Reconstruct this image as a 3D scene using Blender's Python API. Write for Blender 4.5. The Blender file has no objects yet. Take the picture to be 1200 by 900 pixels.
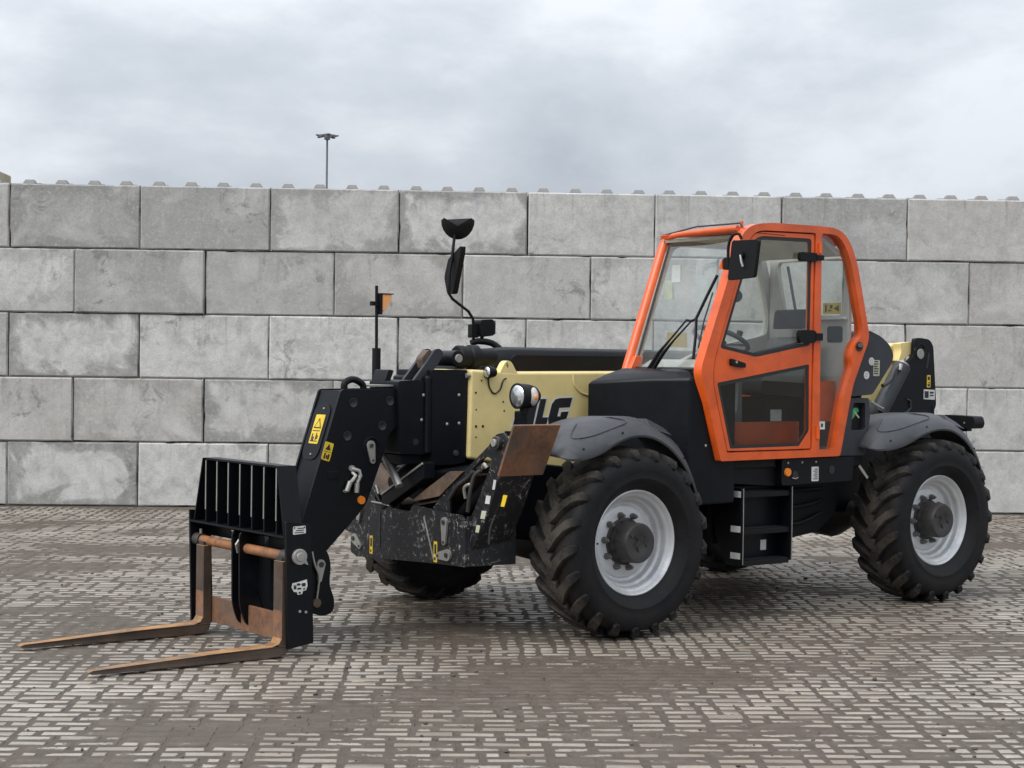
import bpy, math, random
import numpy as np
from mathutils import Vector, Matrix, noise
from mathutils.geometry import tessellate_polygon

random.seed(7)
S = bpy.context.scene
COL = S.collection
R_ = math.radians

# ------------------------------------------------------------------ camera
cam_d = bpy.data.cameras.new("camera")
cam_d.sensor_width = 36.0
cam_d.lens = 57.806
cam_d.clip_start = 0.1
cam_d.clip_end = 2000
cam = bpy.data.objects.new("camera", cam_d)
COL.objects.link(cam)
PITCH, ROLL, EYE = 0.0113, 0.0126, 1.701
_F = Vector((0, math.cos(PITCH), -math.sin(PITCH)))
_U = Vector((0, math.sin(PITCH), math.cos(PITCH)))
_R = Vector((1, 0, 0))
_R2 = _R * math.cos(ROLL) + _U * math.sin(ROLL)
_U2 = _U * math.cos(ROLL) - _R * math.sin(ROLL)
m = Matrix((_R2, _U2, -_F)).transposed().to_4x4()
m.translation = (0, 0, EYE)
cam.matrix_world = m
S.camera = cam

# ------------------------------------------------------------------ sky, sun, exposure
SUN_EL, SUN_AZ = R_(46), R_(231)          # azimuth measured clockwise from +Y: behind the camera, to its left
W = bpy.data.worlds.new("World")
S.world = W
W.use_nodes = True
nt = W.node_tree
nt.nodes.clear()


def N(t, ty, **kw):
    n = t.nodes.new(ty)
    for k, v in kw.items():
        if k == 'inp':
            for a, b in v.items():
                n.inputs[a].default_value = b
        else:
            setattr(n, k, v)
    return n


def math_(t, op, a, b=None, c=None, clamp=False):
    n = t.nodes.new('ShaderNodeMath')
    n.operation = op
    n.use_clamp = clamp
    for i, v in enumerate((a, b, c)):
        if v is None:
            continue
        if isinstance(v, (int, float)):
            n.inputs[i].default_value = v
        else:
            t.links.new(v, n.inputs[i])
    return n.outputs[0]


def mix_(t, fac, a, b, mode='MIX'):
    n = t.nodes.new('ShaderNodeMix')
    n.data_type = 'RGBA'
    n.blend_type = mode
    for i, v in ((0, fac), (6, a), (7, b)):
        if isinstance(v, (int, float)):
            n.inputs[i].default_value = v
        elif isinstance(v, tuple):
            n.inputs[i].default_value = (*v, 1) if len(v) == 3 else v
        else:
            t.links.new(v, n.inputs[i])
    return n.outputs[2]


def ramp_(t, fac, stops, interp='LINEAR'):
    n = t.nodes.new('ShaderNodeValToRGB')
    n.color_ramp.interpolation = interp
    e = n.color_ramp.elements
    while len(e) < len(stops):
        e.new(0.5)
    for i, (p, c) in enumerate(stops):
        e[i].position = p
        e[i].color = (c, c, c, 1) if isinstance(c, (int, float)) else (*c, 1)
    t.links.new(fac, n.inputs[0])
    return n.outputs[0]


def noise_(t, vec, scale, detail=4, rough=0.55, dist=0.0, dims='3D'):
    n = t.nodes.new('ShaderNodeTexNoise')
    n.noise_dimensions = dims
    n.inputs['Scale'].default_value = scale
    n.inputs['Detail'].default_value = detail
    n.inputs['Roughness'].default_value = rough
    n.inputs['Distortion'].default_value = dist
    if vec is not None:
        t.links.new(vec, n.inputs['Vector'])
    return n.outputs['Fac']


tc = N(nt, 'ShaderNodeTexCoord')
sky = N(nt, 'ShaderNodeTexSky', sky_type='NISHITA', sun_disc=False, sun_elevation=SUN_EL, sun_rotation=SUN_AZ)
sep = N(nt, 'ShaderNodeSeparateXYZ')
nt.links.new(tc.outputs['Generated'], sep.inputs[0])
zc = math_(nt, 'MAXIMUM', sep.outputs[2], 0.0)
cmb = N(nt, 'ShaderNodeCombineXYZ')
nt.links.new(sep.outputs[0], cmb.inputs[0])
nt.links.new(sep.outputs[1], cmb.inputs[1])
nt.links.new(math_(nt, 'MULTIPLY', zc, 2.1), cmb.inputs[2])
off = N(nt, 'ShaderNodeVectorMath', operation='ADD')
nt.links.new(cmb.outputs[0], off.inputs[0])
off.inputs[1].default_value = (6.4, 2.2, 1.3)
n1 = noise_(nt, off.outputs[0], 2.7, 7, 0.53, 0.15)
n2 = noise_(nt, off.outputs[0], 9.0, 8, 0.6, 0.1)
cl = math_(nt, 'ADD', math_(nt, 'MULTIPLY', n1, 0.78), math_(nt, 'MULTIPLY', n2, 0.22))
ccol = ramp_(nt, cl, [(0.39, (0.295, 0.325, 0.372)), (0.46, (0.350, 0.380, 0.424)), (0.53, (0.405, 0.436, 0.478)), (0.61, (0.515, 0.542, 0.578))])
# an overcast sky grows brighter from the horizon to the zenith
grow = math_(nt, 'MULTIPLY_ADD', zc, 2.0, 1.02)
ccol2 = mix_(nt, 1.0, ccol, (1, 1, 1), 'MULTIPLY')
vm = N(nt, 'ShaderNodeVectorMath', operation='SCALE')
nt.links.new(ccol2, vm.inputs[0])
nt.links.new(grow, vm.inputs['Scale'])
skys = N(nt, 'ShaderNodeVectorMath', operation='SCALE')
nt.links.new(sky.outputs[0], skys.inputs[0])
skys.inputs['Scale'].default_value = 0.08
cover = ramp_(nt, cl, [(0.25, 0.85), (0.42, 0.97)])
final = mix_(nt, cover, skys.outputs[0], vm.outputs[0])
bg = N(nt, 'ShaderNodeBackground')
nt.links.new(final, bg.inputs[0])
bg.inputs[1].default_value = 0.66
nt.links.new(bg.outputs[0], N(nt, 'ShaderNodeOutputWorld').inputs[0])

sd = bpy.data.lights.new("sun", 'SUN')
sd.energy = 1.5
sd.angle = R_(45)
sd.color = (1.0, 0.97, 0.93)
sun = bpy.data.objects.new("sun", sd)
COL.objects.link(sun)
sdir = Vector((math.sin(SUN_AZ) * math.cos(SUN_EL), math.cos(SUN_AZ) * math.cos(SUN_EL), math.sin(SUN_EL)))
sun.rotation_euler = (-sdir).to_track_quat('-Z', 'Y').to_euler()

S.view_settings.view_transform = 'Standard'
S.view_settings.look = 'None'
S.view_settings.gamma = 1
S.view_settings.use_curve_mapping = False
S.view_settings.exposure = 0.92
S.render.engine = 'CYCLES'
S.cycles.max_bounces = 6
S.cycles.transparent_max_bounces = 16

# ------------------------------------------------------------------ materials
MAT = {}


def mat(name):
    mm = bpy.data.materials.new(name)
    mm.use_nodes = True
    t = mm.node_tree
    b = t.nodes['Principled BSDF']
    MAT[name] = mm
    return mm, t, b


def setc(b, key, v, t=None):
    if isinstance(v, (int, float)):
        b.inputs[key].default_value = v
    elif isinstance(v, tuple):
        b.inputs[key].default_value = (*v, 1)
    else:
        t.links.new(v, b.inputs[key])


def bump(t, b, h, strength=0.3, dist=0.01):
    n = t.nodes.new('ShaderNodeBump')
    n.inputs['Strength'].default_value = strength
    n.inputs['Distance'].default_value = dist
    t.links.new(h, n.inputs['Height'])
    t.links.new(n.outputs[0], b.inputs['Normal'])


def objco(t):
    return t.nodes.new('ShaderNodeTexCoord').outputs['Object']


def paint(name, col, rough=0.4, coat=0.2, dust=0.25, dustcol=(0.30, 0.27, 0.22), grime=0.35, peel=0.04, spec=0.5):
    mm, t, b = mat(name)
    co = objco(t)
    a = noise_(t, co, 2.3, 6, 0.6)
    f = noise_(t, co, 28, 5, 0.65)
    fine = noise_(t, co, 160, 2, 0.5)
    d = math_(t, 'MULTIPLY', ramp_(t, math_(t, 'ADD', math_(t, 'MULTIPLY', a, .6), math_(t, 'MULTIPLY', f, .4)), [(.42, 0), (.72, 1)]), dust)
    dark = tuple(c * (1 - grime) for c in col)
    c1 = mix_(t, ramp_(t, noise_(t, co, 5.5, 6, .6, .4), [(.35, 0), (.7, 1)]), col, dark)
    geo = t.nodes.new('ShaderNodeNewGeometry')
    sx = t.nodes.new('ShaderNodeSeparateXYZ')
    t.links.new(geo.outputs['Normal'], sx.inputs[0])
    upf = math_(t, 'MULTIPLY_ADD', math_(t, 'MAXIMUM', sx.outputs[2], 0), .8, .35)
    d = math_(t, 'MULTIPLY', d, upf)
    setc(b, 'Base Color', mix_(t, d, c1, dustcol), t)
    setc(b, 'Roughness', math_(t, 'MULTIPLY_ADD', f, 0.25, rough - 0.1), t)
    b.inputs['Specular IOR Level'].default_value = spec
    b.inputs['Coat Weight'].default_value = coat
    b.inputs['Coat Roughness'].default_value = 0.12
    bump(t, b, math_(t, 'ADD', math_(t, 'MULTIPLY', a, 0.6), math_(t, 'MULTIPLY', fine, 0.15)), peel, 0.02)
    return mm


paint('orange_paint', (0.78, 0.108, 0.010), 0.34, 0.30, 0.22, grime=0.30)
paint('cream_paint', (0.79, 0.635, 0.275), 0.42, 0.15, 0.14, grime=0.14)
paint('black_paint', (0.0035, 0.0045, 0.0070), 0.38, 0.04, 0.07, (0.10, 0.095, 0.085), 0.3, spec=.20)
paint('black_plastic', (0.0055, 0.006, 0.0075), 0.52, 0, 0.07, (0.10, 0.095, 0.09), 0.3, spec=.22)
paint('grey_plastic', (0.040, 0.043, 0.049), 0.46, 0, 0.4, (0.14, 0.14, 0.138), 0.25)
paint('slate_plastic', (0.024, 0.028, 0.036), 0.5, 0, 0.25, (0.12, 0.12, 0.115), 0.25)
paint('liner', (0.52, 0.51, 0.47), 0.7, 0, 0.2, grime=0.2)
paint('floor_mat', (0.06, 0.062, 0.062), 0.75, 0, 0.4, (0.15, 0.14, 0.12))
paint('silver_paint', (0.68, 0.695, 0.71), 0.36, 0.1, 0.55, (0.22, 0.19, 0.155), 0.2)
MAT['silver_paint'].node_tree.nodes['Principled BSDF'].inputs['Metallic'].default_value = 0.25
paint('zinc', (0.42, 0.41, 0.38), 0.45, 0, 0.4, (0.2, 0.17, 0.13), 0.3)
MAT['zinc'].node_tree.nodes['Principled BSDF'].inputs['Metallic'].default_value = 0.6
paint('dark_metal', (0.035, 0.034, 0.034), 0.5, 0, 0.4, (0.13, 0.10, 0.075), 0.4)
paint('nut_steel', (0.16, 0.155, 0.15), 0.5, 0, 0.4, (0.2, 0.16, 0.12), 0.4)
paint('fork_paint', (0.075, 0.053, 0.040), 0.5, 0, 0.8, (0.22, 0.12, 0.06), 0.5)
paint('white_print', (0.72, 0.72, 0.69), 0.5, 0.1, 0.2)
paint('yellow_label', (0.80, 0.55, 0.02), 0.45, 0.1, 0.15)
paint('black_print', (0.01, 0.01, 0.011), 0.45, 0.1, 0.1)
paint('pale_label', (0.50, 0.52, 0.38), 0.5, 0.0, 0.2)
paint('green_cap', (0.05, 0.42, 0.16), 0.4, 0.2, 0.2)
paint('seat_fabric', (0.025, 0.026, 0.03), 0.85, 0, 0.3, (0.1, 0.1, 0.1))
paint('seat_grey', (0.16, 0.16, 0.155), 0.8, 0, 0.3)
paint('bulkhead_grey', (0.30, 0.31, 0.31), 0.7, 0, 0.3)
paint('grit_stone', (0.09, 0.08, 0.07), 0.9, 0, 0.3)
paint('mast_steel', (0.17, 0.185, 0.20), 0.5, 0, 0.1)
paint('stud_concrete', (0.235, 0.23, 0.22), 0.9, 0, 0.4, (0.33, 0.325, 0.31), 0.35)
paint('cream_concrete', (0.45, 0.40, 0.29), 0.85, 0, 0.3)

mm, t, b = mat('chrome')
setc(b, 'Base Color', (0.75, 0.76, 0.78))
b.inputs['Metallic'].default_value = 1
b.inputs['Roughness'].default_value = 0.16

mm, t, b = mat('lamp_lens')
co = objco(t)
setc(b, 'Base Color', mix_(t, ramp_(t, noise_(t, co, 14, 2), [(.4, 0), (.6, 1)]), (0.80, 0.82, 0.83), (0.45, 0.47, 0.48)), t)
b.inputs['Metallic'].default_value = 0.8
b.inputs['Roughness'].default_value = 0.12
b.inputs['Coat Weight'].default_value = 1.0
b.inputs['Coat Roughness'].default_value = 0.03

mm, t, b = mat('side_lens')
setc(b, 'Base Color', (0.50, 0.46, 0.42))
b.inputs['Roughness'].default_value = 0.2
b.inputs['Coat Weight'].default_value = 1.0
mm, t, b = mat('amber')
setc(b, 'Base Color', (0.85, 0.24, 0.02))
b.inputs['Roughness'].default_value = 0.2
b.inputs['Coat Weight'].default_value = 0.8
mm, t, b = mat('amber_clear')
setc(b, 'Base Color', (0.85, 0.36, 0.11))
b.inputs['Roughness'].default_value = 0.2
b.inputs['Coat Weight'].default_value = 1.0
mm, t, b = mat('red_lens')
setc(b, 'Base Color', (0.45, 0.03, 0.02))
b.inputs['Roughness'].default_value = 0.2
b.inputs['Coat Weight'].default_value = 0.8


def glass(name, tint, haze=0.0):
    mm = bpy.data.materials.new(name)
    mm.use_nodes = True
    t = mm.node_tree
    t.nodes.clear()
    tr = N(t, 'ShaderNodeBsdfTransparent')
    tr.inputs[0].default_value = (*tint, 1)
    gl = N(t, 'ShaderNodeBsdfGlossy')
    gl.inputs['Roughness'].default_value = 0.01
    gl.inputs['Color'].default_value = (1, 1, 1, 1)
    ge = N(t, 'ShaderNodeNewGeometry')
    dt = N(t, 'ShaderNodeVectorMath', operation='DOT_PRODUCT')
    t.links.new(ge.outputs['Normal'], dt.inputs[0])
    t.links.new(ge.outputs['Incoming'], dt.inputs[1])
    om = math_(t, 'SUBTRACT', 1.0, math_(t, 'ABSOLUTE', dt.outputs['Value']))
    schlick = math_(t, 'MULTIPLY_ADD', math_(t, 'POWER', om, 5.0), .95, .05)
    ms = N(t, 'ShaderNodeMixShader')
    t.links.new(schlick, ms.inputs[0])
    t.links.new(tr.outputs[0], ms.inputs[1])
    t.links.new(gl.outputs[0], ms.inputs[2])
    out = ms.outputs[0]
    if haze:
        df = N(t, 'ShaderNodeBsdfDiffuse')
        df.inputs[0].default_value = (0.55, 0.55, 0.52, 1)
        m2 = N(t, 'ShaderNodeMixShader')
        co = objco(t)
        hz = math_(t, 'MULTIPLY', ramp_(t, noise_(t, co, 6, 5, .6), [(.3, .4), (.7, 1)]), haze)
        t.links.new(hz, m2.inputs[0])
        t.links.new(out, m2.inputs[1])
        t.links.new(df.outputs[0], m2.inputs[2])
        out = m2.outputs[0]
    t.links.new(out, N(t, 'ShaderNodeOutputMaterial').inputs[0])
    MAT[name] = mm


glass('glass', (0.93, 0.95, 0.94), 0.012)
glass('windscreen_glass', (0.94, 0.96, 0.955), 0.055)  # pale diffuse film mixed into the glass stands in for reflected sky
glass('smoked_glass', (0.73, 0.765, 0.765), 0.0)

# rust
def rust(name, light=(0.36, 0.15, 0.05), dark=(0.075, 0.038, 0.022), bare=0.0):
    mm, t, b = mat(name)
    co = objco(t)
    n = noise_(t, co, 7, 8, 0.65, 0.3)
    f = noise_(t, co, 45, 5, 0.7)
    s = math_(t, 'ADD', math_(t, 'MULTIPLY', n, .65), math_(t, 'MULTIPLY', f, .35))
    c = mix_(t, ramp_(t, s, [(.36, 0), (.62, 1)]), dark, light)
    c = mix_(t, ramp_(t, noise_(t, co, 3.2, 4, .5), [(.52, 0), (.68, .7)]), c, (0.10, 0.085, 0.072))
    setc(b, 'Base Color', c, t)
    setc(b, 'Roughness', math_(t, 'MULTIPLY_ADD', f, .3, .5), t)
    bump(t, b, f, .25, .004)


rust('rust', (0.235, 0.105, 0.048), (0.07, 0.041, 0.028))
rust('fork_rust', (0.46, 0.24, 0.09), (0.16, 0.08, 0.035))
rust('shaft_rust', (0.36, 0.145, 0.05), (0.12, 0.06, 0.03))
rust('worn_rust', (0.155, 0.098, 0.062), (0.042, 0.032, 0.026))


# scratched black steel of the stabiliser
mm, t, b = mat('scratched_black')
co = objco(t)
mp = N(t, 'ShaderNodeMapping')
mp.inputs['Scale'].default_value = (14, 14, 5)
mp.inputs['Rotation'].default_value = (0.3, 0.5, 0.2)
t.links.new(co, mp.inputs[0])
vo = N(t, 'ShaderNodeTexNoise')
vo.inputs['Scale'].default_value = 2.2
vo.inputs['Detail'].default_value = 10
vo.inputs['Roughness'].default_value = 0.75
vo.inputs['Distortion'].default_value = 2.5
t.links.new(mp.outputs[0], vo.inputs[0])
def ridge(scale, rot, w, dist, stretch):
    m_ = N(t, 'ShaderNodeMapping')
    m_.inputs['Rotation'].default_value = rot
    m_.inputs['Scale'].default_value = stretch
    t.links.new(co, m_.inputs[0])
    r_ = math_(t, 'ABSOLUTE', math_(t, 'SUBTRACT', noise_(t, m_.outputs[0], scale, 2, .5, dist), .5))
    return ramp_(t, r_, [(0, 1), (w, .6), (w * 1.8, 0)])


scr = math_(t, 'MAXIMUM', ridge(7, (.6, .2, 0), .006, 1.2, (1, 1, .5)), math_(t, 'MAXIMUM', ridge(9, (-.8, .3, .4), .006, 2.0, (1, .6, 1)), ridge(5, (.1, .9, 1.0), .004, .6, (1, 1, .7))))
scr = math_(t, 'MULTIPLY', scr, ramp_(t, noise_(t, co, 26, 4, .6), [(.50, 0), (.58, 1)]))
chip = ramp_(t, vo.outputs['Fac'], [(.63, 0), (.66, 1)])
big = ramp_(t, noise_(t, co, 4, 4), [(.40, .1), (.58, 1)])
scr = math_(t, 'MULTIPLY', math_(t, 'MAXIMUM', scr, chip), big)
c = mix_(t, scr, (0.008, 0.0085, 0.0105), (0.30, 0.29, 0.27))
c = mix_(t, ramp_(t, noise_(t, co, 11, 7, .7, .8), [(.62, 0), (.70, .8)]), c, (0.16, 0.075, 0.04))
setc(b, 'Base Color', c, t)
b.inputs['Roughness'].default_value = 0.5
bump(t, b, vo.outputs['Fac'], .15, .006)

# rubber
mm, t, b = mat('rubber')
co = objco(t)
n = noise_(t, co, 6, 6, .65)
f = noise_(t, co, 60, 4, .7)
sx = N(t, 'ShaderNodeSeparateXYZ')
t.links.new(co, sx.inputs[0])
rr = math_(t, 'SQRT', math_(t, 'ADD', math_(t, 'POWER', sx.outputs[0], 2), math_(t, 'POWER', sx.outputs[2], 2)))
tread = math_(t, 'MULTIPLY', ramp_(t, rr, [(.545, .12), (.60, 1)]), ramp_(t, math_(t, 'ADD', math_(t, 'MULTIPLY', n, .7), math_(t, 'MULTIPLY', f, .3)), [(.38, 0), (.62, 1)]))
c = mix_(t, math_(t, 'MULTIPLY', tread, .62), (0.0050, 0.0055, 0.007), (0.125, 0.106, 0.086))
setc(b, 'Base Color', c, t)
setc(b, 'Roughness', math_(t, 'MULTIPLY_ADD', n, .25, .52), t)
b.inputs['Specular IOR Level'].default_value = .22
bump(t, b, math_(t, 'ADD', f, n), .22, .006)

# concrete of the wall blocks
mm, t, b = mat('block_concrete')
co = objco(t)
oi = N(t, 'ShaderNodeObjectInfo')
rnd = oi.outputs['Random']
va = N(t, 'ShaderNodeVectorMath', operation='ADD')
cmbr = N(t, 'ShaderNodeCombineXYZ')
for i, k in enumerate((37.0, 91.0, 53.0)):
    t.links.new(math_(t, 'MULTIPLY', rnd, k), cmbr.inputs[i])
t.links.new(co, va.inputs[0])
t.links.new(cmbr.outputs[0], va.inputs[1])
pc = va.outputs[0]
rnd2 = math_(t, 'FRACT', math_(t, 'MULTIPLY', rnd, 17.31))
rnd3 = math_(t, 'FRACT', math_(t, 'MULTIPLY', rnd, 71.7))
sx = N(t, 'ShaderNodeSeparateXYZ')
t.links.new(co, sx.inputs[0])
ex = math_(t, 'SUBTRACT', 0.75, math_(t, 'ABSOLUTE', sx.outputs[0]))
ez = math_(t, 'SUBTRACT', 0.375, math_(t, 'ABSOLUTE', math_(t, 'SUBTRACT', sx.outputs[2], 0.375)))
ed = math_(t, 'MINIMUM', ex, ez)
wob = noise_(t, pc, 1.7, 7, .62, 1.0)
edw = math_(t, 'ADD', ed, math_(t, 'MULTIPLY_ADD', wob, .95, -.475))
frame = ramp_(t, edw, [(.03, 1), (.10, .8), (.17, 0)])
frame = math_(t, 'MULTIPLY', frame, ramp_(t, rnd2, [(.45, .02), (.95, .66)]))
n_big = noise_(t, pc, 1.7, 5, .6, .5)
n_mid = noise_(t, pc, 7, 7, .65, .3)
n_fine = noise_(t, pc, 55, 4, .7)
base = ramp_(t, rnd3, [(0, (0.285, 0.283, 0.276)), (.15, (0.35, 0.345, 0.333)), (.32, (0.52, 0.515, 0.498)), (.48, (0.41, 0.388, 0.357)), (.62, (0.45, 0.435, 0.408)), (.75, (0.54, 0.536, 0.52)), (1, (0.58, 0.57, 0.545))])
c = mix_(t, ramp_(t, n_mid, [(.38, 0), (.72, 1)]), base, (0.335, 0.33, 0.318))
c = mix_(t, ramp_(t, n_big, [(.48, 0), (.70, .45)]), c, (0.63, 0.625, 0.605))
c = mix_(t, frame, c, (0.148, 0.145, 0.132))
blot = math_(t, 'MULTIPLY', ramp_(t, noise_(t, pc, 4.2, 9, .72, .9), [(.54, 0), (.62, 1)]), ramp_(t, noise_(t, pc, 1.3, 2, .5), [(.46, 0), (.62, .7)]))
c = mix_(t, blot, c, (0.155, 0.152, 0.142))
mps = N(t, 'ShaderNodeMapping')
mps.inputs['Scale'].default_value = (13, 13, .8)
t.links.new(pc, mps.inputs[0])
run = math_(t, 'MULTIPLY', ramp_(t, noise_(t, mps.outputs[0], 1.0, 5, .6), [(.56, 0), (.68, .5)]), ramp_(t, sx.outputs[2], [(.25, 0), (.75, 1)]))
c = mix_(t, run, c, (0.175, 0.17, 0.16))
# bluish wet-looking smears and pale laitance runs
mp = N(t, 'ShaderNodeMapping')
mp.inputs['Scale'].default_value = (4.5, 4.5, 1.1)
t.links.new(pc, mp.inputs[0])
smear = ramp_(t, noise_(t, mp.outputs[0], 1.0, 6, .6, .6), [(.60, 0), (.70, .45)])
smear = math_(t, 'MULTIPLY', smear, ramp_(t, rnd2, [(.4, 0), (.9, 1)]))
c = mix_(t, smear, c, (0.20, 0.21, 0.225))
vein = ramp_(t, math_(t, 'ABSOLUTE', math_(t, 'SUBTRACT', noise_(t, pc, 3.0, 3, .5, 1.6), .5)), [(.0, .22), (.010, 0)])
c = mix_(t, vein, c, (0.60, 0.60, 0.58))
vr = N(t, 'ShaderNodeTexVoronoi')
vr.inputs['Scale'].default_value = 30
t.links.new(pc, vr.inputs['Vector'])
pit = math_(t, 'MULTIPLY', ramp_(t, vr.outputs['Distance'], [(.06, 1), (.16, 0)]), ramp_(t, noise_(t, pc, 2.5, 3), [(.45, 0), (.58, .9)]))
c = mix_(t, pit, c, (0.10, 0.10, 0.095))
c = mix_(t, ramp_(t, n_fine, [(.32, .38), (.52, 0)]), c, (0.22, 0.216, 0.205))
c = mix_(t, ramp_(t, noise_(t, pc, 24, 6, .75), [(.52, 0), (.68, .5)]), c, (0.52, 0.51, 0.48))
setc(b, 'Base Color', c, t)
b.inputs['Roughness'].default_value = 0.88
bump(t, b, math_(t, 'SUBTRACT', math_(t, 'ADD', math_(t, 'MULTIPLY', n_fine, .25), math_(t, 'MULTIPLY', n_mid, 1.0)), math_(t, 'MULTIPLY', pit, .6)), .45, .012)

# ground: dirt lying on worn pavers, one dirt pattern shared by both materials
WYAW, WDIST = 0.0437, 19.3735


def ground_nodes(t):
    g = t.nodes.new('ShaderNodeNewGeometry')
    vr = t.nodes.new('ShaderNodeVectorRotate')
    vr.rotation_type = 'Z_AXIS'
    vr.inputs['Angle'].default_value = -WYAW
    t.links.new(g.outputs['Position'], vr.inputs['Vector'])
    P = vr.outputs[0]
    mp = t.nodes.new('ShaderNodeMapping')
    mp.inputs['Scale'].default_value = (0.45, 0.9, 1)
    t.links.new(P, mp.inputs[0])
    big = noise_(t, mp.outputs[0], 1.0, 6, .62, .5)
    mid = noise_(t, P, 5.5, 6, .65, .3)
    fine = noise_(t, P, 42, 5, .7)
    return P, big, mid, fine


def dirt_colour(t, big, mid, fine):
    c = ramp_(t, mid, [(.3, (0.066, 0.053, 0.043)), (.5, (0.100, 0.082, 0.067)), (.7, (0.142, 0.118, 0.098))])
    c = mix_(t, ramp_(t, fine, [(.35, .5), (.65, 0)]), c, (0.042, 0.036, 0.030))
    return mix_(t, ramp_(t, big, [(.35, 0), (.7, .40)]), c, (0.125, 0.096, 0.067))


mm, t, b = mat('yard_dirt')
P, big, mid, fine = ground_nodes(t)
setc(b, 'Base Color', dirt_colour(t, big, mid, fine), t)
setc(b, 'Roughness', math_(t, 'MULTIPLY_ADD', mid, .4, .5), t)
b.inputs['Specular IOR Level'].default_value = .22
bump(t, b, math_(t, 'ADD', mid, math_(t, 'MULTIPLY', fine, .5)), .5, .008)

mm, t, b = mat('paver_stone')
P, big, mid, fine = ground_nodes(t)
uv = N(t, 'ShaderNodeUVMap')
uv.uv_map = 'UVMap'
su = N(t, 'ShaderNodeSeparateXYZ')
t.links.new(uv.outputs[0], su.inputs[0])
at = N(t, 'ShaderNodeAttribute')
at.attribute_name = 'brick'                     # x: random value, y: half length, z: half width
sa_ = N(t, 'ShaderNodeSeparateXYZ')
t.links.new(at.outputs['Vector'], sa_.inputs[0])
oi = N(t, 'ShaderNodeObjectInfo')
rv = math_(t, 'FRACT', math_(t, 'ADD', sa_.outputs[0], oi.outputs['Random']))
# metres from the brick's edges
eu = math_(t, 'SUBTRACT', math_(t, 'SUBTRACT', sa_.outputs[1], .002), math_(t, 'ABSOLUTE', su.outputs[0]))
ev = math_(t, 'SUBTRACT', math_(t, 'SUBTRACT', sa_.outputs[2], .004), math_(t, 'ABSOLUTE', su.outputs[1]))
ee = math_(t, 'MINIMUM', eu, ev)
stone = ramp_(t, rv, [(0, (0.26, 0.220, 0.176)), (.35, (0.355, 0.308, 0.252)), (.75, (0.44, 0.388, 0.322)), (1, (0.345, 0.315, 0.275))])
stone = mix_(t, ramp_(t, fine, [(.35, .4), (.6, 0)]), stone, (0.2, 0.18, 0.155))
cov = math_(t, 'ADD', math_(t, 'MULTIPLY_ADD', big, 1.75, -.25), math_(t, 'MULTIPLY', mid, .5))
cov = math_(t, 'ADD', cov, math_(t, 'MULTIPLY_ADD', rv, .13, -.065))
cov = math_(t, 'ADD', cov, math_(t, 'MULTIPLY_ADD', fine, .26, -.13))
cov = math_(t, 'ADD', cov, ramp_(t, ee, [(.0, .36), (.011, .16), (.018, .02), (.034, -.02)]))
d = ramp_(t, cov, [(.965, 0), (1.12, 1)])
setc(b, 'Base Color', mix_(t, d, stone, dirt_colour(t, big, mid, fine)), t)
setc(b, 'Roughness', math_(t, 'ADD', math_(t, 'MULTIPLY', d, .22), math_(t, 'MULTIPLY_ADD', mid, .30, .17)), t)
setc(b, 'Specular IOR Level', math_(t, 'MULTIPLY_ADD', d, -.42, .70), t)
bump(t, b, math_(t, 'ADD', math_(t, 'MULTIPLY', mid, .4), math_(t, 'MULTIPLY', fine, .6)), .4, .006)


# ------------------------------------------------------------------ mesh helpers
def link(name, me, parent=None, matname=None):
    o = bpy.data.objects.new(name, me)
    COL.objects.link(o)
    if parent is not None:
        o.parent = parent
    if matname and me is not None and not me.materials:
        me.materials.append(MAT[matname])
    return o


def empty(name, loc=(0, 0, 0), rz=0.0, parent=None):
    o = bpy.data.objects.new(name, None)
    COL.objects.link(o)
    o.location = loc
    o.rotation_euler = (0, 0, rz)
    o.parent = parent
    o.empty_display_size = 0.2
    return o


def tag(o, label=None, cat=None, group=None, kind=None):
    for k, v in (('label', label), ('category', cat), ('group', group), ('kind', kind)):
        if v:
            o[k] = v
    return o


def rnd_poly(poly, r, n=4):
    """round the corners of a 2-D polygon; r is a number or one per corner"""
    out = []
    L = len(poly)
    for i, p in enumerate(poly):
        ri = r[i] if isinstance(r, (list, tuple)) else r
        p = Vector(p)
        a = Vector(poly[i - 1]) - p
        c = Vector(poly[(i + 1) % L]) - p
        if ri <= 0 or a.length < 1e-6 or c.length < 1e-6:
            out.append(tuple(p))
            continue
        k = min(ri, a.length * .48, c.length * .48)
        p0 = p + a.normalized() * k
        p1 = p + c.normalized() * k
        for j in range(n + 1):
            s = j / n
            q = p0 * (1 - s) ** 2 + p * 2 * s * (1 - s) + p1 * s * s
            out.append(tuple(q))
    return out


def spline(pts, n=6):
    out = []
    P = [Vector(p) for p in pts]
    for i in range(len(P) - 1):
        a = P[max(i - 1, 0)]; b_ = P[i]; c_ = P[i + 1]; d_ = P[min(i + 2, len(P) - 1)]
        for j in range(n):
            s = j / n
            out.append(0.5 * ((2 * b_) + (c_ - a) * s + (2 * a - 5 * b_ + 4 * c_ - d_) * s * s + (3 * b_ - a - 3 * c_ + d_) * s ** 3))
    out.append(P[-1])
    return out


def offset_poly(poly, d):
    L = len(poly)
    area = sum(poly[i - 1][0] * poly[i][1] - poly[i][0] * poly[i - 1][1] for i in range(L))
    sgn = 1 if area > 0 else -1
    out = []
    for i in range(L):
        p = Vector(poly[i]); a = (p - Vector(poly[i - 1])).normalized(); c = (Vector(poly[(i + 1) % L]) - p).normalized()
        na = Vector((a.y, -a.x)) * sgn; nc = Vector((c.y, -c.x)) * sgn
        bis = (na + nc)
        if bis.length < 1e-4:
            bis = na
        bis.normalize()
        k = d / max(0.4, bis.dot(na))
        out.append(tuple(p + bis * k))
    return out


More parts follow.
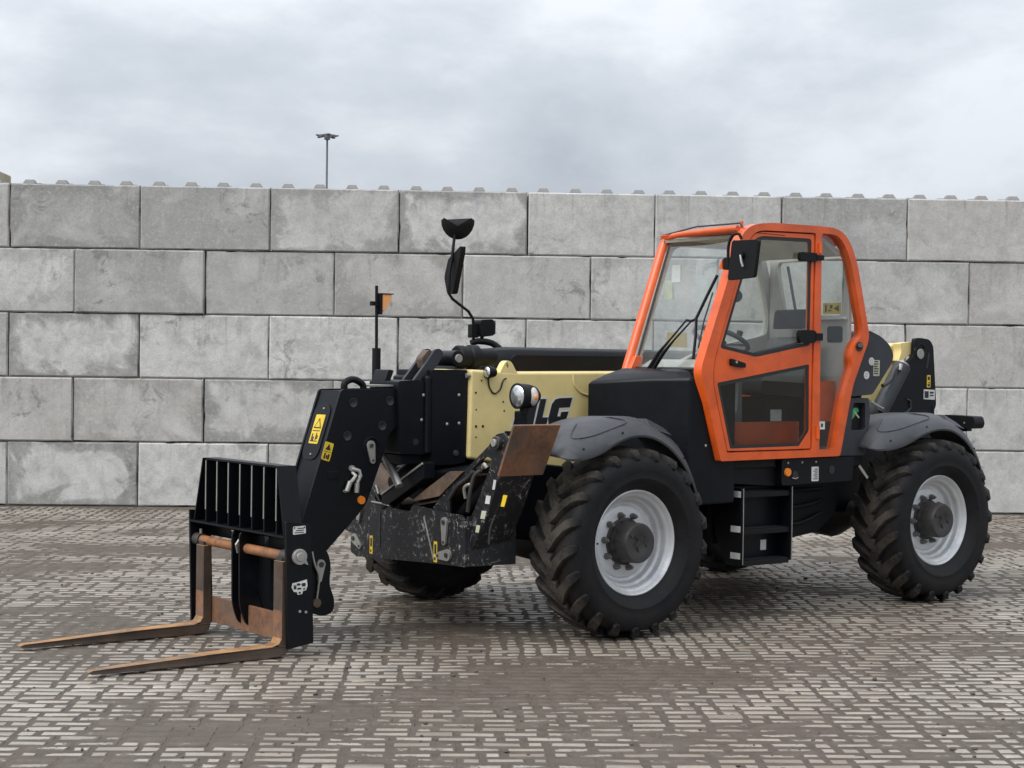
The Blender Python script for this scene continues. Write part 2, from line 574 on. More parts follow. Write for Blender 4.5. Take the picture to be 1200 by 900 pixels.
class MB:
    def __init__(s):
        s.v = []; s.f = []

    def add(s, vs, fs):
        o = len(s.v)
        s.v += [tuple(q) for q in vs]
        s.f += [tuple(i + o for i in q) for q in fs]
        return s

    def box(s, x0, x1, y0, y1, z0, z1):
        vs = [(x, y, z) for x in (x0, x1) for y in (y0, y1) for z in (z0, z1)]
        return s.add(vs, [(0, 1, 3, 2), (4, 6, 7, 5), (0, 4, 5, 1), (2, 3, 7, 6), (0, 2, 6, 4), (1, 5, 7, 3)])

    def bar(s, p0, p1, w, h, up=(0, 0, 1)):
        p0 = Vector(p0); p1 = Vector(p1)
        d = (p1 - p0).normalized()
        a = d.cross(Vector(up))
        if a.length < 1e-4:
            a = d.cross(Vector((0, 1, 0)))
        a.normalize(); u = a.cross(d).normalized()
        vs = []
        for p in (p0, p1):
            for i, j in ((-1, -1), (1, -1), (1, 1), (-1, 1)):
                vs.append(p + a * i * w / 2 + u * j * h / 2)
        return s.add(vs, [(0, 1, 2, 3), (7, 6, 5, 4), (0, 4, 5, 1), (1, 5, 6, 2), (2, 6, 7, 3), (3, 7, 4, 0)])

    def cyl(s, p0, p1, r0, r1=None, n=20, caps=True):
        r1 = r0 if r1 is None else r1
        p0 = Vector(p0); p1 = Vector(p1)
        d = (p1 - p0).normalized()
        a = d.orthogonal().normalized(); b = d.cross(a)
        vs = []
        for p, r in ((p0, r0), (p1, r1)):
            for i in range(n):
                t = 2 * math.pi * i / n
                vs.append(p + (a * math.cos(t) + b * math.sin(t)) * r)
        fs = [(i, (i + 1) % n, n + (i + 1) % n, n + i) for i in range(n)]
        if caps:
            fs += [tuple(range(n))[::-1], tuple(range(n, 2 * n))]
        return s.add(vs, fs)

    def tube(s, pts, r, n=10, smooth=0):
        P = spline(pts, smooth) if smooth else [Vector(p) for p in pts]
        L = len(P)
        rs = r if isinstance(r, (list, tuple)) else [r] * L
        a = None
        vs = []
        for i, p in enumerate(P):
            d = (P[min(i + 1, L - 1)] - P[max(i - 1, 0)]).normalized()
            if a is None:
                a = d.orthogonal().normalized()
            a = (a - d * a.dot(d)).normalized()
            b = d.cross(a)
            for k in range(n):
                t = 2 * math.pi * k / n
                vs.append(p + (a * math.cos(t) + b * math.sin(t)) * rs[i])
        fs = []
        for i in range(L - 1):
            for k in range(n):
                fs.append((i * n + k, i * n + (k + 1) % n, (i + 1) * n + (k + 1) % n, (i + 1) * n + k))
        fs += [tuple(range(n))[::-1], tuple(range((L - 1) * n, L * n))]
        return s.add(vs, fs)

    def prism(s, poly, axis, a, b, holes=()):
        loops = [list(poly)] + [list(h) for h in holes]
        flat = [p for l in loops for p in l]
        n = len(flat)

        def mk(p, c):
            return {'x': (c, p[0], p[1]), 'y': (p[0], c, p[1]), 'z': (p[0], p[1], c)}[axis]
        vs = [mk(p, a) for p in flat] + [mk(p, b) for p in flat]
        fs = []
        if holes:
            tri = tessellate_polygon([[Vector((p[0], p[1], 0)) for p in l] for l in loops])
            for q in tri:
                fs.append(tuple(q)); fs.append(tuple(i + n for i in reversed(q)))
        else:
            tri = tessellate_polygon([[Vector((p[0], p[1], 0)) for p in loops[0]]])
            for q in tri:
                fs.append(tuple(q)); fs.append(tuple(i + n for i in reversed(q)))
        o = 0
        for l in loops:
            k = len(l)
            for i in range(k):
                j = (i + 1) % k
                fs.append((o + i, o + j, o + j + n, o + i + n))
            o += k
        return s.add(vs, fs)

    def lathe(s, prof, c=(0, 0, 0), n=48, axis='y'):
        L = len(prof)
        vs = []
        for r, h in prof:
            for k in range(n):
                t = 2 * math.pi * k / n
                if axis == 'y':
                    vs.append((c[0] + r * math.cos(t), c[1] + h, c[2] + r * math.sin(t)))
                elif axis == 'x':
                    vs.append((c[0] + h, c[1] + r * math.cos(t), c[2] + r * math.sin(t)))
                else:
                    vs.append((c[0] + r * math.cos(t), c[1] + r * math.sin(t), c[2] + h))
        fs = []
        for i in range(L - 1):
            for k in range(n):
                fs.append((i * n + k, i * n + (k + 1) % n, (i + 1) * n + (k + 1) % n, (i + 1) * n + k))
        return s.add(vs, fs)

    def sphere(s, c, rx, ry, rz, n=14, m_=8):
        vs = []; fs = []
        for i in range(m_ + 1):
            ph = math.pi * i / m_
            for k in range(n):
                t = 2 * math.pi * k / n
                vs.append((c[0] + rx * math.sin(ph) * math.cos(t), c[1] + ry * math.sin(ph) * math.sin(t), c[2] + rz * math.cos(ph)))
        for i in range(m_):
            for k in range(n):
                fs.append((i * n + k, i * n + (k + 1) % n, (i + 1) * n + (k + 1) % n, (i + 1) * n + k))
        return s.add(vs, fs)

    def mesh(s, name, matname, smooth=True, ang=38, merge=True):
        import bmesh
        me = bpy.data.meshes.new(name)
        me.from_pydata(s.v, [], s.f)
        bm = bmesh.new(); bm.from_mesh(me)
        if merge:
            bmesh.ops.remove_doubles(bm, verts=bm.verts, dist=1e-5)
            bmesh.ops.dissolve_degenerate(bm, edges=bm.edges, dist=1e-6)
        bmesh.ops.recalc_face_normals(bm, faces=bm.faces)
        bm.to_mesh(me); bm.free()
        if smooth:
            me.polygons.foreach_set('use_smooth', [True] * len(me.polygons))
            me.set_sharp_from_angle(angle=R_(ang))
        me.materials.append(MAT[matname])
        return me

    def build(s, name, matname, parent=None, bevel=0.0, smooth=True, segs=2, ang=38, merge=True):
        me = s.mesh(name, matname, smooth, ang, merge)
        o = link(name, me, parent)
        if bevel:
            md = o.modifiers.new('bevel', 'BEVEL')
            md.width = bevel; md.segments = segs; md.limit_method = 'ANGLE'; md.angle_limit = R_(40)
            md.harden_normals = True
        return o


# ------------------------------------------------------------------ the yard: ground sheet and pavers
ground_frame = Matrix.Rotation(WYAW, 4, 'Z')
yard = MB().add([(-400, -200, -.0030), (400, -200, -.0030), (400, 600, -.0030), (-400, 600, -.0030)], [(0, 1, 2, 3)]).build('yard_ground', 'yard_dirt', None, smooth=False)
tag(yard, 'brown dirt filling the joints of the paved yard', kind='structure')

BL, BW, BS = 0.1855, 0.085, 0.088


def brick_shape(rs, L_):
    """vertices of one worn paver of length L_: top, chamfer, skirt"""
    hx, hy = L_ / 2 + rs.uniform(-.004, .004), BW / 2 + rs.uniform(-.004, .003)
    ch = rs.uniform(.005, .011)
    z = [rs.uniform(-.0022, .0012) for _ in range(4)]
    sg = ((-1, -1), (1, -1), (1, 1), (-1, 1))
    top = [(a * (hx - ch) + rs.uniform(-.004, .004), b_ * (hy - ch) + rs.uniform(-.004, .004), z[i]) for i, (a, b_) in enumerate(sg)]
    mid = [(a * hx, b_ * hy, z[i] - ch * .75) for i, (a, b_) in enumerate(sg)]
    bot = [(a * hx, b_ * hy, -.035) for a, b_ in sg]
    return top + mid + bot, hx, hy


BF = [(0, 1, 2, 3)] + [(4 + i, 4 + (i + 1) % 4, (i + 1) % 4, i) for i in range(4)] + [(8 + i, 8 + (i + 1) % 4, 4 + (i + 1) % 4, 4 + i) for i in range(4)]
rb = random.Random(3)
variants = {0: [], 1: []}
for k in range(20):
    vs, hx_, hy_ = brick_shape(rb, BL if k < 10 else BS)
    me = bpy.data.meshes.new('paver')
    me.from_pydata(vs, [], BF)
    uvl = me.uv_layers.new(name='UVMap')
    for l in me.loops:
        uvl.data[l.index].uv = vs[l.vertex_index][:2]
    at_ = me.attributes.new('brick', 'FLOAT_VECTOR', 'POINT')
    for q in at_.data:
        q.vector = (k * .37 % 1, hx_, hy_)
    me.materials.append(MAT['paver_stone'])
    variants[0 if k < 10 else 1].append((me, vs, hx_, hy_))
cells = []
cw_, sw_ = math.cos(WYAW), math.sin(WYAW)
YW = WDIST * cw_                     # wall plane, in the frame turned with the wall
for row in range(25, int((YW - .06) / .1)):
    yy = row * .1 + .05
    xx = -9.6 + .1 * (row % 2) + rb.uniform(-.010, .010)
    while xx < 10.2:
        short = noise.noise(Vector((xx * .35, yy * .35, 4.0))) * .9 + rb.uniform(-.5, .5) > .12
        L_ = .1 if short else .2
        mx_ = xx + L_ / 2
        xx += L_
        cells.append((mx_ * sw_ + yy * cw_, mx_ * cw_ - yy * sw_, 1 if short else 0))
order = sorted((i for i, c in enumerate(cells) if c[0] > 6.98 and abs(c[1]) < c[0] * .306), key=lambda i: cells[i][0])[:300]
nearset = set(order)
VV = []; UU = []; AA = []
for ci, (wy, wx, kind) in enumerate(cells):
    me, vs, hx_, hy_ = variants[kind][rb.randrange(10)]
    if ci in nearset:
        o = link('paver', me, yard)
        o.location = (wx, wy, rb.uniform(-.0015, .0012))
        o.rotation_euler = (rb.uniform(-.009, .009), rb.uniform(-.004, .004), WYAW + rb.uniform(-.02, .02) + (math.pi if rb.random() < .5 else 0))
        continue
    dz = rb.uniform(-.0018, .0013); tx = rb.uniform(-.009, .009); a = WYAW + rb.uniform(-.02, .02)
    ca, sa = math.cos(a), math.sin(a)
    rr_ = rb.random()
    for (x, y, z) in vs:
        VV.append((wx + x * ca - y * sa, wy + x * sa + y * ca, z + dz + y * tx))
        UU.append((x, y)); AA.append((rr_, hx_, hy_))
nb = len(VV) // 12
FF = (np.array(BF, dtype=np.int64)[None] + (np.arange(nb) * 12)[:, None, None]).reshape(-1, 4)
me = bpy.data.meshes.new('paver_field')
me.vertices.add(len(VV)); me.vertices.foreach_set('co', np.array(VV, dtype=np.float32).ravel())
me.loops.add(FF.size); me.loops.foreach_set('vertex_index', FF.ravel().astype(np.int32))
me.polygons.add(len(FF)); me.polygons.foreach_set('loop_start', np.arange(0, FF.size, 4, dtype=np.int32))
me.update(calc_edges=True)
uvl = me.uv_layers.new(name='UVMap')
uvl.data.foreach_set('uv', np.array(UU, dtype=np.float32)[FF.ravel()].ravel())
at_ = me.attributes.new('brick', 'FLOAT_VECTOR', 'POINT')
at_.data.foreach_set('vector', np.array(AA, dtype=np.float32).ravel())
me.materials.append(MAT['paver_stone'])
pf = link('paver_field', me, yard)
pf['kind'] = 'stuff'
# loose grit lying about on the pavers
gm = MB()
for k in range(420):
    gy = 6.6 + 12.4 * rb.random() ** 1.3
    gx = rb.uniform(-.36, .36) * gy
    r_ = .004 + .010 * rb.random() ** 3
    gm.sphere((gx, gy, r_ * .4), r_ * rb.uniform(.8, 1.5), r_ * rb.uniform(.8, 1.4), r_ * rb.uniform(.5, .9), 6, 4)
grit = gm.build('loose_grit', 'grit_stone', None)
tag(grit, 'small dark bits of grit scattered over the paving', 'grit', kind='stuff')

# ------------------------------------------------------------------ the wall of stacked concrete blocks
wall = empty('concrete_block_wall', (0, WDIST, 0), WYAW)
tag(wall, 'tall grey wall of stacked concrete blocks with studs along its top', 'wall')
BLK, BH, BD = 1.5075, 0.75, 0.75


def block_mesh(seed):
    """front face gridded, edges chamfered unevenly; local: centre of the front bottom edge at the origin"""
    rs = random.Random(seed)
    nx, nz = 20, 10
    hx = BLK / 2 - .005
    z0, z1 = .004, BH - .005
    vs = []; fs = []
    for j in range(nz + 1):
        for i in range(nx + 1):
            x = -hx + 2 * hx * i / nx
            z = z0 + (z1 - z0) * j / nz
            e = min(i, nx - i, (j) * 1.0, (nz - j) * 1.0)
            p = Vector((x * 3 + seed * 7, z * 3, seed))
            y = .006 * noise.noise(p) + .004 * noise.noise(p * 3)
            if e == 0:
                y += .016 + .008 * noise.noise(p * 4 + Vector((9, 0, 0))) + (max(0, noise.noise(p * 2.2 + Vector((3, 3, 3))) - .28) * .15)
                if i == 0: x += 0.0
            vs.append((x, y, z))
    w = nx + 1
    for j in range(nz):
        for i in range(nx):
            fs.append((j * w + i, j * w + i + 1, (j + 1) * w + i + 1, (j + 1) * w + i))
    # pull the ring next to the edge close to it so that the chamfer stays narrow
    def idx(i, j): return j * w + i
    cz = .016
    for i in range(nx + 1):
        for j, zz in ((1, z0 + cz), (nz - 1, z1 - cz)):
            v = vs[idx(i, j)]; vs[idx(i, j)] = (v[0], v[1], zz + .004 * noise.noise(Vector((i * .7, j, seed))))
    for j in range(nz + 1):
        for i, xx in ((1, -hx + cz), (nx - 1, hx - cz)):
            v = vs[idx(i, j)]; vs[idx(i, j)] = (xx + .004 * noise.noise(Vector((i, j * .7, seed))), v[1], v[2])
    o = len(vs)
    ring = [idx(i, 0) for i in range(nx + 1)] + [idx(nx, j) for j in range(1, nz + 1)] + [idx(i, nz) for i in range(nx - 1, -1, -1)] + [idx(0, j) for j in range(nz - 1, 0, -1)]
    for k in ring:
        vs.append((vs[k][0], BD, vs[k][2]))
    L = len(ring)
    for k in range(L):
        fs.append((ring[(k + 1) % L], ring[k], o + k, o + (k + 1) % L))
    fs.append(tuple(o + k for k in range(L)))
    mb = MB().add(vs, fs)
    return mb.mesh('concrete_block', 'block_concrete', True, 30)


bmeshes = [block_mesh(k) for k in range(8)]
sv = MB()
a_, b2 = .078, .045
sv.add([(-a_, -a_, 0), (a_, -a_, 0), (a_, a_, 0), (-a_, a_, 0), (-a_ * .86, -a_ * .86, .030), (a_ * .86, -a_ * .86, .030), (a_ * .86, a_ * .86, .030), (-a_ * .86, a_ * .86, .030), (-b2, -b2, .068), (b2, -b2, .068), (b2, b2, .068), (-b2, b2, .068)],
       [(3, 2, 1, 0), (8, 9, 10, 11)] + [(i, (i + 1) % 4, 4 + (i + 1) % 4, 4 + i) for i in range(4)] + [(4 + i, 4 + (i + 1) % 4, 8 + (i + 1) % 4, 8 + i) for i in range(4)])
stud_me = sv.mesh('stud', 'stud_concrete', False)
rw = random.Random(11)
T0 = 0.1625
for cI in range(5):
    sh = 0 if cI % 2 == 0 else BLK / 2
    for k in range(-8, 8):
        tcn = T0 + k * BLK + BLK / 2 - sh
        if tcn - BLK / 2 < -11.2 or tcn + BLK / 2 > 11.6:
            continue
        o = link('concrete_block', bmeshes[rw.randrange(8)], wall)
        o.location = (tcn + rw.uniform(-.004, .004), rw.uniform(-.014, .014), cI * BH)
        o.rotation_euler = (0, 0, rw.uniform(-.006, .006))
        if cI == 4:
            for q in range(4):
                for dpt in (.19, .56):
                    s_ = link('stud', stud_me, o)
                    s_.location = (-BLK / 2 + BLK / 8 + q * BLK / 4 + rw.uniform(-.006, .006), dpt, BH - .012)
# cream block standing behind the left end
eb = MB().box(-.75, .75, -.375, .375, 0, .9)
eb = eb.build('cream_block', 'cream_concrete', None, bevel=.02)
eb.location = (-7.0, 20.1, 3.085); eb.rotation_euler = (0, 0, WYAW)
eb.data.transform(Matrix.Translation((0, 0, 0)))
tag(eb, 'cream block rising behind the left end of the grey wall', 'block')
eb2 = MB().box(-.75, .75, -.35, .35, 0, 3.12).build('pillar', 'cream_concrete', eb, bevel=.02)
eb2.location = (0, 0, -3.13)

# ------------------------------------------------------------------ floodlight mast far behind the wall
mx, my = -19.05, 167.0
mast = empty('floodlight_mast', (mx, my, 0))
tag(mast, 'slim grey floodlight mast standing far behind the wall', 'light mast')
MB().cyl((0, 0, 0), (0, 0, 24.6), .13, .10, 12).build('pole', 'mast_steel', mast)
hd = MB().cyl((0, 0, 24.35), (0, 0, 24.95), .30, .30, 12)
hd.tube([(1.0 * math.cos(a), 1.0 * math.sin(a), 24.75) for a in [i * math.pi / 8 for i in range(17)]], .05, 6)
hd = hd.build('head_ring', 'mast_steel', mast)
for i in range(8):
    a = i * math.pi / 4 + .25
    c_, s_ = math.cos(a), math.sin(a)
    f = MB().bar((.5 * c_, .5 * s_, 24.75), (1.15 * c_, 1.15 * s_, 24.64 if i % 2 else 24.80), .36, .12)
    f.build('floodlight', 'mast_steel', mast, bevel=.02)

# ================================================================== TELEHANDLER
YAW = 0.6546
T = empty('telehandler', (0.1151, 11.1563, 0), YAW + math.pi)
tag(T, 'orange, cream and black telescopic handler with pallet forks lowered', 'telehandler')
WB = 2.983
# local axes: x forward (to the forks), y left (to the camera side), z up; origin on the ground below the front axle


# ---- wheels
def lug_mesh(mb, R0, side, a0):
    """one chevron lug from the middle of the tread to the shoulder and down the sidewall"""
    sts = [(-.030, .598, -.205, .030), (.000, .601, -.190, .046), (.038, .601, -.135, .047), (.085, .600, -.052, .037), (.145, .596, .032, .032), (.188, .585, .074, .030), (.207, .556, .090, .025), (.2125, .530, .095, .015)]
    vs = []; fs = []
    for (y, r, a, hw) in sts:
        base = .554 if y < .17 else (.538 if y < .2 else r - .014)
        for (rr, k, yy) in ((base, 1.45, y if y < .2 else y - .012), (r, 1.0, y), (r, -1.0, y), (base, -1.45, y if y < .2 else y - .012)):
            ang = a0 + a + k * hw / .6
            vs.append((rr * math.cos(ang), side * yy, rr * math.sin(ang)))
    n = len(sts)
    for i in range(n - 1):
        for k in range(3):
            q = (i * 4 + k, i * 4 + k + 1, (i + 1) * 4 + k + 1, (i + 1) * 4 + k)
            fs.append(q)
    fs.append((0, 1, 2, 3)); e = (n - 1) * 4
    fs.append((e + 3, e + 2, e + 1, e))
    mb.add(vs, fs)


tyre = MB()
prof = [(.318, .110), (.331, .139), (.340, .152), (.355, .172), (.375, .193), (.40, .2065), (.405, .2095), (.412, .2095), (.416, .208), (.45, .213), (.48, .2135), (.505, .209), (.53, .200), (.548, .180), (.557, .13), (.561, .06), (.562, 0)]
prof = prof + [(r, -h) for r, h in prof[-2::-1]]
tyre.lathe(prof, n=96)
NL = 21
for k in range(NL):
    lug_mesh(tyre, .6, 1, 2 * math.pi * k / NL)
    lug_mesh(tyre, .6, -1, 2 * math.pi * (k + .5) / NL)
tyre_me = tyre.mesh('tyre', 'rubber', True, 42, merge=False)
rim = MB()
rim.lathe([(.318, .150), (.326, .178), (.3335, .188), (.3325, .197), (.326, .200), (.318, .194), (.311, .176), (.303, .168), (.293, .163), (.287, .150), (.284, .128), (.278, .120), (.268, .117), (.262, .105), (.257, .085), (.248, .076), (.234, .074), (.226, .082), (.215, .086), (.10, .086), (0.001, .086)], n=72)
rim.lathe([(.318, -.06), (.33, -.095), (.32, -.10), (.30, -.07), (.29, .07)], n=72)
rim_me = rim.mesh('wheel', 'silver_paint', True, 50)
hub = MB().lathe([(.150, .080), (.150, .092), (.134, .096), (.132, .12), (.128, .125), (.126, .228), (.118, .241), (.060, .245), (.055, .242), (.001, .242)], n=40)
hub.tube([(.02, .246, -.05), (.035, .250, -.01), (.01, .250, .03), (.045, .250, .05)], .004, 5)
hub.tube([(-.05, .246, -.03), (-.03, .249, .0), (-.05, .249, .04)], .003, 5)
hub.cyl((.07, .243, .06), (.07, .252, .06), .011, n=6)
hub_me = hub.mesh('hub', 'dark_metal', True, 35)
nut_me = MB().cyl((0, .084, 0), (0, .100, 0), .021, n=12).cyl((0, .098, 0), (0, .124, 0), .0145, n=6).cyl((0, .123, 0), (0, .134, 0), .009, n=8).mesh('wheel_nut', 'nut_steel', True, 30)
for (wx_, wy_, rot, steer) in ((0, .905, .10, 0.0), (-WB, .905, .23, 0.0), (0, -1.10, .05, 0.0), (-WB, -1.10, .3, 0)):
    w = link('wheel', rim_me, T)
    w.location = (wx_, wy_, .60)
    flip = math.pi if wy_ < 0 else 0
    w.rotation_euler = (0, rot, flip + steer)
    w.rotation_mode = 'XYZ'
    ty = link('tyre', tyre_me, w)
    ty.location = (0, .05, 0)
    link('hub', hub_me, w)
    for k in range(10):
        a = 2 * math.pi * k / 10 + .2
        n_ = link('wheel_nut', nut_me, w)
        n_.location = (.169 * math.cos(a), 0, .169 * math.sin(a))
    v = link('valve_stem', MB().cyl((.272, .118, .03), (.262, .145, .03), .006, n=6).mesh('valve_stem', 'black_plastic'), w)


# ---- fenders
def fender(x0, side, name='fender', stretch=1.0):
    crown = [(.735, 1.165), (.67, 1.245), (.56, 1.318), (.40, 1.358), (.22, 1.378), (.05, 1.382), (-.10, 1.372), (-.25, 1.325), (-.38, 1.245), (-.47, 1.13), (-.53, 1.0), (-.55, .93)]
    lower = [(.765, 1.150), (.70, 1.134), (.56, 1.140), (.40, 1.172), (.22, 1.235), (.07, 1.268), (-.09, 1.262), (-.23, 1.205), (-.345, 1.115), (-.43, 1.01), (-.485, .90), (-.505, .85)]
    P = spline([(x * (stretch if x > 0 else 1), 0, z) for x, z in crown], 3)
    Q = spline([(x * (stretch if x > 0 else 1), 0, z) for x, z in lower], 3)
    vs = []; fs = []
    L = len(P)
    for i in range(L):
        p, q = P[i], Q[i]
        e = min(1.0, i / 4)                      # the front end closes in plan
        ring = [(.70, 0, -.02), (.74, 0, .002), (.96, 0, .008), (1.00, .03, 0), (1.075, .32, 0), (1.118, .68, 0), (1.135, .95, 0), (1.132, 1.03, -.004), (1.118, .98, -.004), (1.06, .34, -.014), (.98, .03, -.014), (.74, 0, -.018)]
        for y, k, h in ring:
            w = p.lerp(q, k)
            yy = y if e >= 1 else .90 + (y - .90) * (.82 + .18 * math.sqrt(e))
            vs.append((x0 + w.x, side * yy, w.z + h))   # far side is shifted below
    n = 12
    for i in range(L - 1):
        for k in range(n):
            fs.append((i * n + k, i * n + (k + 1) % n, (i + 1) * n + (k + 1) % n, (i + 1) * n + k))
    fs += [tuple(range(n)), tuple(range((L - 1) * n, L * n))[::-1]]
    fo = MB().add(vs, fs).build(name, 'grey_plastic', T, ang=32)
    if side < 0:
        fo.location.y = -.195
    # raised cross rib and the oval pad moulded into the top
    rb_ = MB()
    for i0 in (19,):
        p = P[i0]; q = P[i0 + 3]
        rb_.add([(x0 + p.x, side * .78, p.z + .012), (x0 + q.x, side * .78, q.z + .012), (x0 + q.x, side * 1.02, q.z + .014), (x0 + p.x, side * 1.02, p.z + .014),
                 (x0 + p.x + .02, side * .76, p.z - .01), (x0 + q.x - .02, side * .76, q.z - .01), (x0 + q.x - .02, side * 1.085, q.z - .035), (x0 + p.x + .02, side * 1.085, p.z - .045)],
                [(0, 1, 2, 3), (0, 4, 5, 1), (1, 5, 6, 2), (2, 6, 7, 3), (3, 7, 4, 0)])
    rb_.build('fender_rib', 'slate_plastic', fo, bevel=.004)
    pd = MB()
    ring = []
    for k in range(28):
        t_ = 2 * math.pi * k / 28
        ii = 10 + 5.0 * math.cos(t_)
        i_ = int(ii); fr = ii - i_
        kk = .20 + .22 * math.sin(t_)
        p_ = P[i_].lerp(P[i_ + 1], fr); q_ = Q[i_].lerp(Q[i_ + 1], fr)
        if kk > .03:
            w = p_.lerp(q_, kk); yv = 1.0 + (kk - .03) / .29 * .075 if kk < .32 else 1.075 + (kk - .32) / .36 * .043
        else:
            w = p_; yv = .995 + (kk - .03) * 1.2
        ring.append((x0 + w.x, side * yv, w.z + .003))
    cc = Vector((0, 0, 0))
    pd.tube(ring + [ring[0]], .005, 6)
    pd.build('fender_bead', 'grey_plastic', fo)
    for (i0, y) in ((6, 1.118), (13, 1.118), (25, 1.118)):
        p = P[i0].lerp(Q[i0], .68)
        MB().sphere((x0 + p.x, side * y, p.z), .008, .008, .008, 8, 5).build('rivet', 'black_plastic', fo)
    return fo


for x0, st in ((0, .80), (-WB, 1.02)):
    for side in (1, -1):
        fender(x0, side, 'fender', st)

# ---- chassis, axles and the black masses under the machine
ch = MB()
ch.prism([(.75, .62), (.80, 1.02), (.30, 1.08), (-.5, .98), (-2.4, .98), (-3.2, 1.25), (-3.95, 1.25), (-3.95, .72), (-3.4, .62), (-1.0, .55), (.2, .55)], 'y', -.42, .30)
ch.build('chassis_frame', 'black_paint', T, bevel=.015)
for ax in (0, -WB):
    a = MB().tube([(ax, -.94, .60), (ax, -.4, .60), (ax, -.1, .60), (ax, .1, .60), (ax, .3, .60), (ax, .74, .60)], [.11, .10, .20, .21, .10, .11], 14)
    a.cyl((ax - .12, 0, .60), (ax - .34, 0, .66), .12, .06)
    a.cyl((ax, .60, .60), (ax, .79, .60), .17, n=18).cyl((ax, -.80, .60), (ax, -.985, .60), .17, n=18)
    a.build('axle', 'dark_metal', T)
MB().cyl((-.3, 0, .66), (-2.68, 0, .66), .05, n=12).cyl((-1.2, 0, .66), (-1.5, 0, .66), .085, n=12).build('drive_shaft', 'worn_rust', T)
MB().tube([(-.62, .55, .665), (-.95, .60, .665)], .038, 12).build('steering_rod', 'worn_rust', T)
tk = MB().prism(rnd_poly([(-1.0, .50), (-1.75, .49), (-2.10, .53), (-2.30, .66), (-2.30, .98), (-1.0, .98)], .07), 'y', .32, .72)
tk.build('fuel_tank', 'black_plastic', T, bevel=.03)
MB().prism(rnd_poly([(-1.0, .40), (-2.1, .45), (-2.25, .98), (-1.0, .98)], .05), 'y', -.95, -.45).build('battery_box', 'black_plastic', T, bevel=.02)
for k in range(3):
    MB().tube([(-1.60, .66, .62 + .10 * k), (-1.85, .735, .60 + .12 * k), (-2.10, .73, .66 + .09 * k), (-2.4, .55, .70 + .08 * k)], .015, 8, smooth=5).build('hydraulic_hose', 'black_plastic', T)

# side plate below the cab
sp_ = MB().prism(rnd_poly([(-1.40, 1.085), (-2.14, 1.085), (-2.12, .915), (-1.40, .905)], .02), 'y', .96, 1.02).build('side_plate', 'black_paint', T, bevel=.006)
for bx in (-1.46, -1.60, -1.74):
    MB().sphere((bx, 1.021, 1.058), .009, .006, .009, 8, 5).build('bolt', 'zinc', sp_)
MB().cyl((-1.452, 1.018, .995), (-1.452, 1.034, .995), .030, .027, n=20).build('side_reflector', 'amber', sp_)
lb = MB().box(-1.765, -1.695, 1.0205, 1.0235, .925, 1.025).build('name_plate', 'white_print', sp_)
pr = MB()
for k in range(6):
    pr.box(-1.755, -1.712 - .012 * (k % 2), 1.0237, 1.0245, .938 + k * .0135, .944 + k * .0135)
pr.build('print', 'black_print', sp_)
MB().cyl((-1.90, 1.018, 1.00), (-1.90, 1.0235, 1.00), .030, n=18).build('socket', 'black_print', sp_)
MB().cyl((-1.53, 1.018, .975), (-1.53, 1.024, .975), .028, n=16).build('socket', 'black_print', sp_)
MB().tube([(-1.50, 1.022, .955), (-1.53, 1.028, .948), (-1.56, 1.022, .956)], .004, 6).build('latch', 'zinc', sp_)
s2 = MB().prism(rnd_poly([(-.94, 1.085), (-1.395, 1.085), (-1.395, .90), (-.96, .93)], .02), 'y', .90, .955)
s2.prism(rnd_poly([(-.98, 1.083), (-1.37, 1.083), (-1.37, 1.035), (-.98, 1.035)], .008), 'y', .955, .985)
s2.build('sill_bracket', 'black_plastic', T, bevel=.006)

# ---- access steps
st = MB()
st.prism(rnd_poly([(.74, .88), (1.005, .90), (1.005, .375), (.86, .37), (.74, .60)], .03), 'x', -1.058, -1.035)
st.prism(rnd_poly([(.74, .88), (1.005, .90), (1.005, .385), (.86, .38), (.74, .60)], .03), 'x', -1.53, -1.508)
st.box(-1.508, -1.058, .865, .88, .39, .90)
st = st.build('access_steps', 'black_paint', T, bevel=.006)
for z in (.865, .615, .405):
    tr = MB().box(-1.5075, -1.0585, .8805, .995, z - .034, z + .002)
    for q in range(5):
        tr.box(-1.50, -1.066, .885 + q * .022, .891 + q * .022, z + .002, z + .008)
    tr.build('step_tread', 'black_plastic', st, bevel=.003)
for x in (-1.0465, -1.519):
    MB().tube([(x, 1.008, .895), (x, 1.010, .64), (x, 1.008, .385)], .0035, 6).build('edge_trim', 'zinc', st)
for z in (.835, .60, .375 + .045):
    MB().box(-1.0348, -1.0325, .905, .995, z, z + .042).build('reflector_tape', 'white_print', st)
MB().box(-1.40, -1.345, .8805, .8825, .455, .525).build('sticker', 'white_print', st)

# ---- cowl in front of the cab
plan = [(-.33, .22), (-.37, .42), (-.47, .70), (-.585, .96), (-.66, .995), (-.98, .995), (-.98, .22)]
topz = [1.592, 1.605, 1.622, 1.628, 1.630, 1.64, 1.66]
cw = MB()
vs = [(x, y, .80) for x, y in plan] + [(x, y, z) for (x, y), z in zip(plan, topz)]
cc = Vector((-.80, .58))
vs += [(*(Vector(p).lerp(cc, .16)), z + .045 - .02 * (i > 3)) for i, (p, z) in enumerate(zip(plan, topz))]
vs += [(*(Vector(p).lerp(cc, .42)), 1.692) for p in plan]
n = len(plan)
fs = [tuple(range(n))[::-1], tuple(range(3 * n, 4 * n))]
for r_ in range(3):
    for i in range(n):
        fs.append((r_ * n + i, r_ * n + (i + 1) % n, (r_ + 1) * n + (i + 1) % n, (r_ + 1) * n + i))
cw.add(vs, fs).build('front_cowl', 'black_paint', T, bevel=.018, segs=3)
MB().sphere((-.70, .998, 1.19), .010, .006, .010, 8, 5).build('cowl_screw', 'zinc', T)

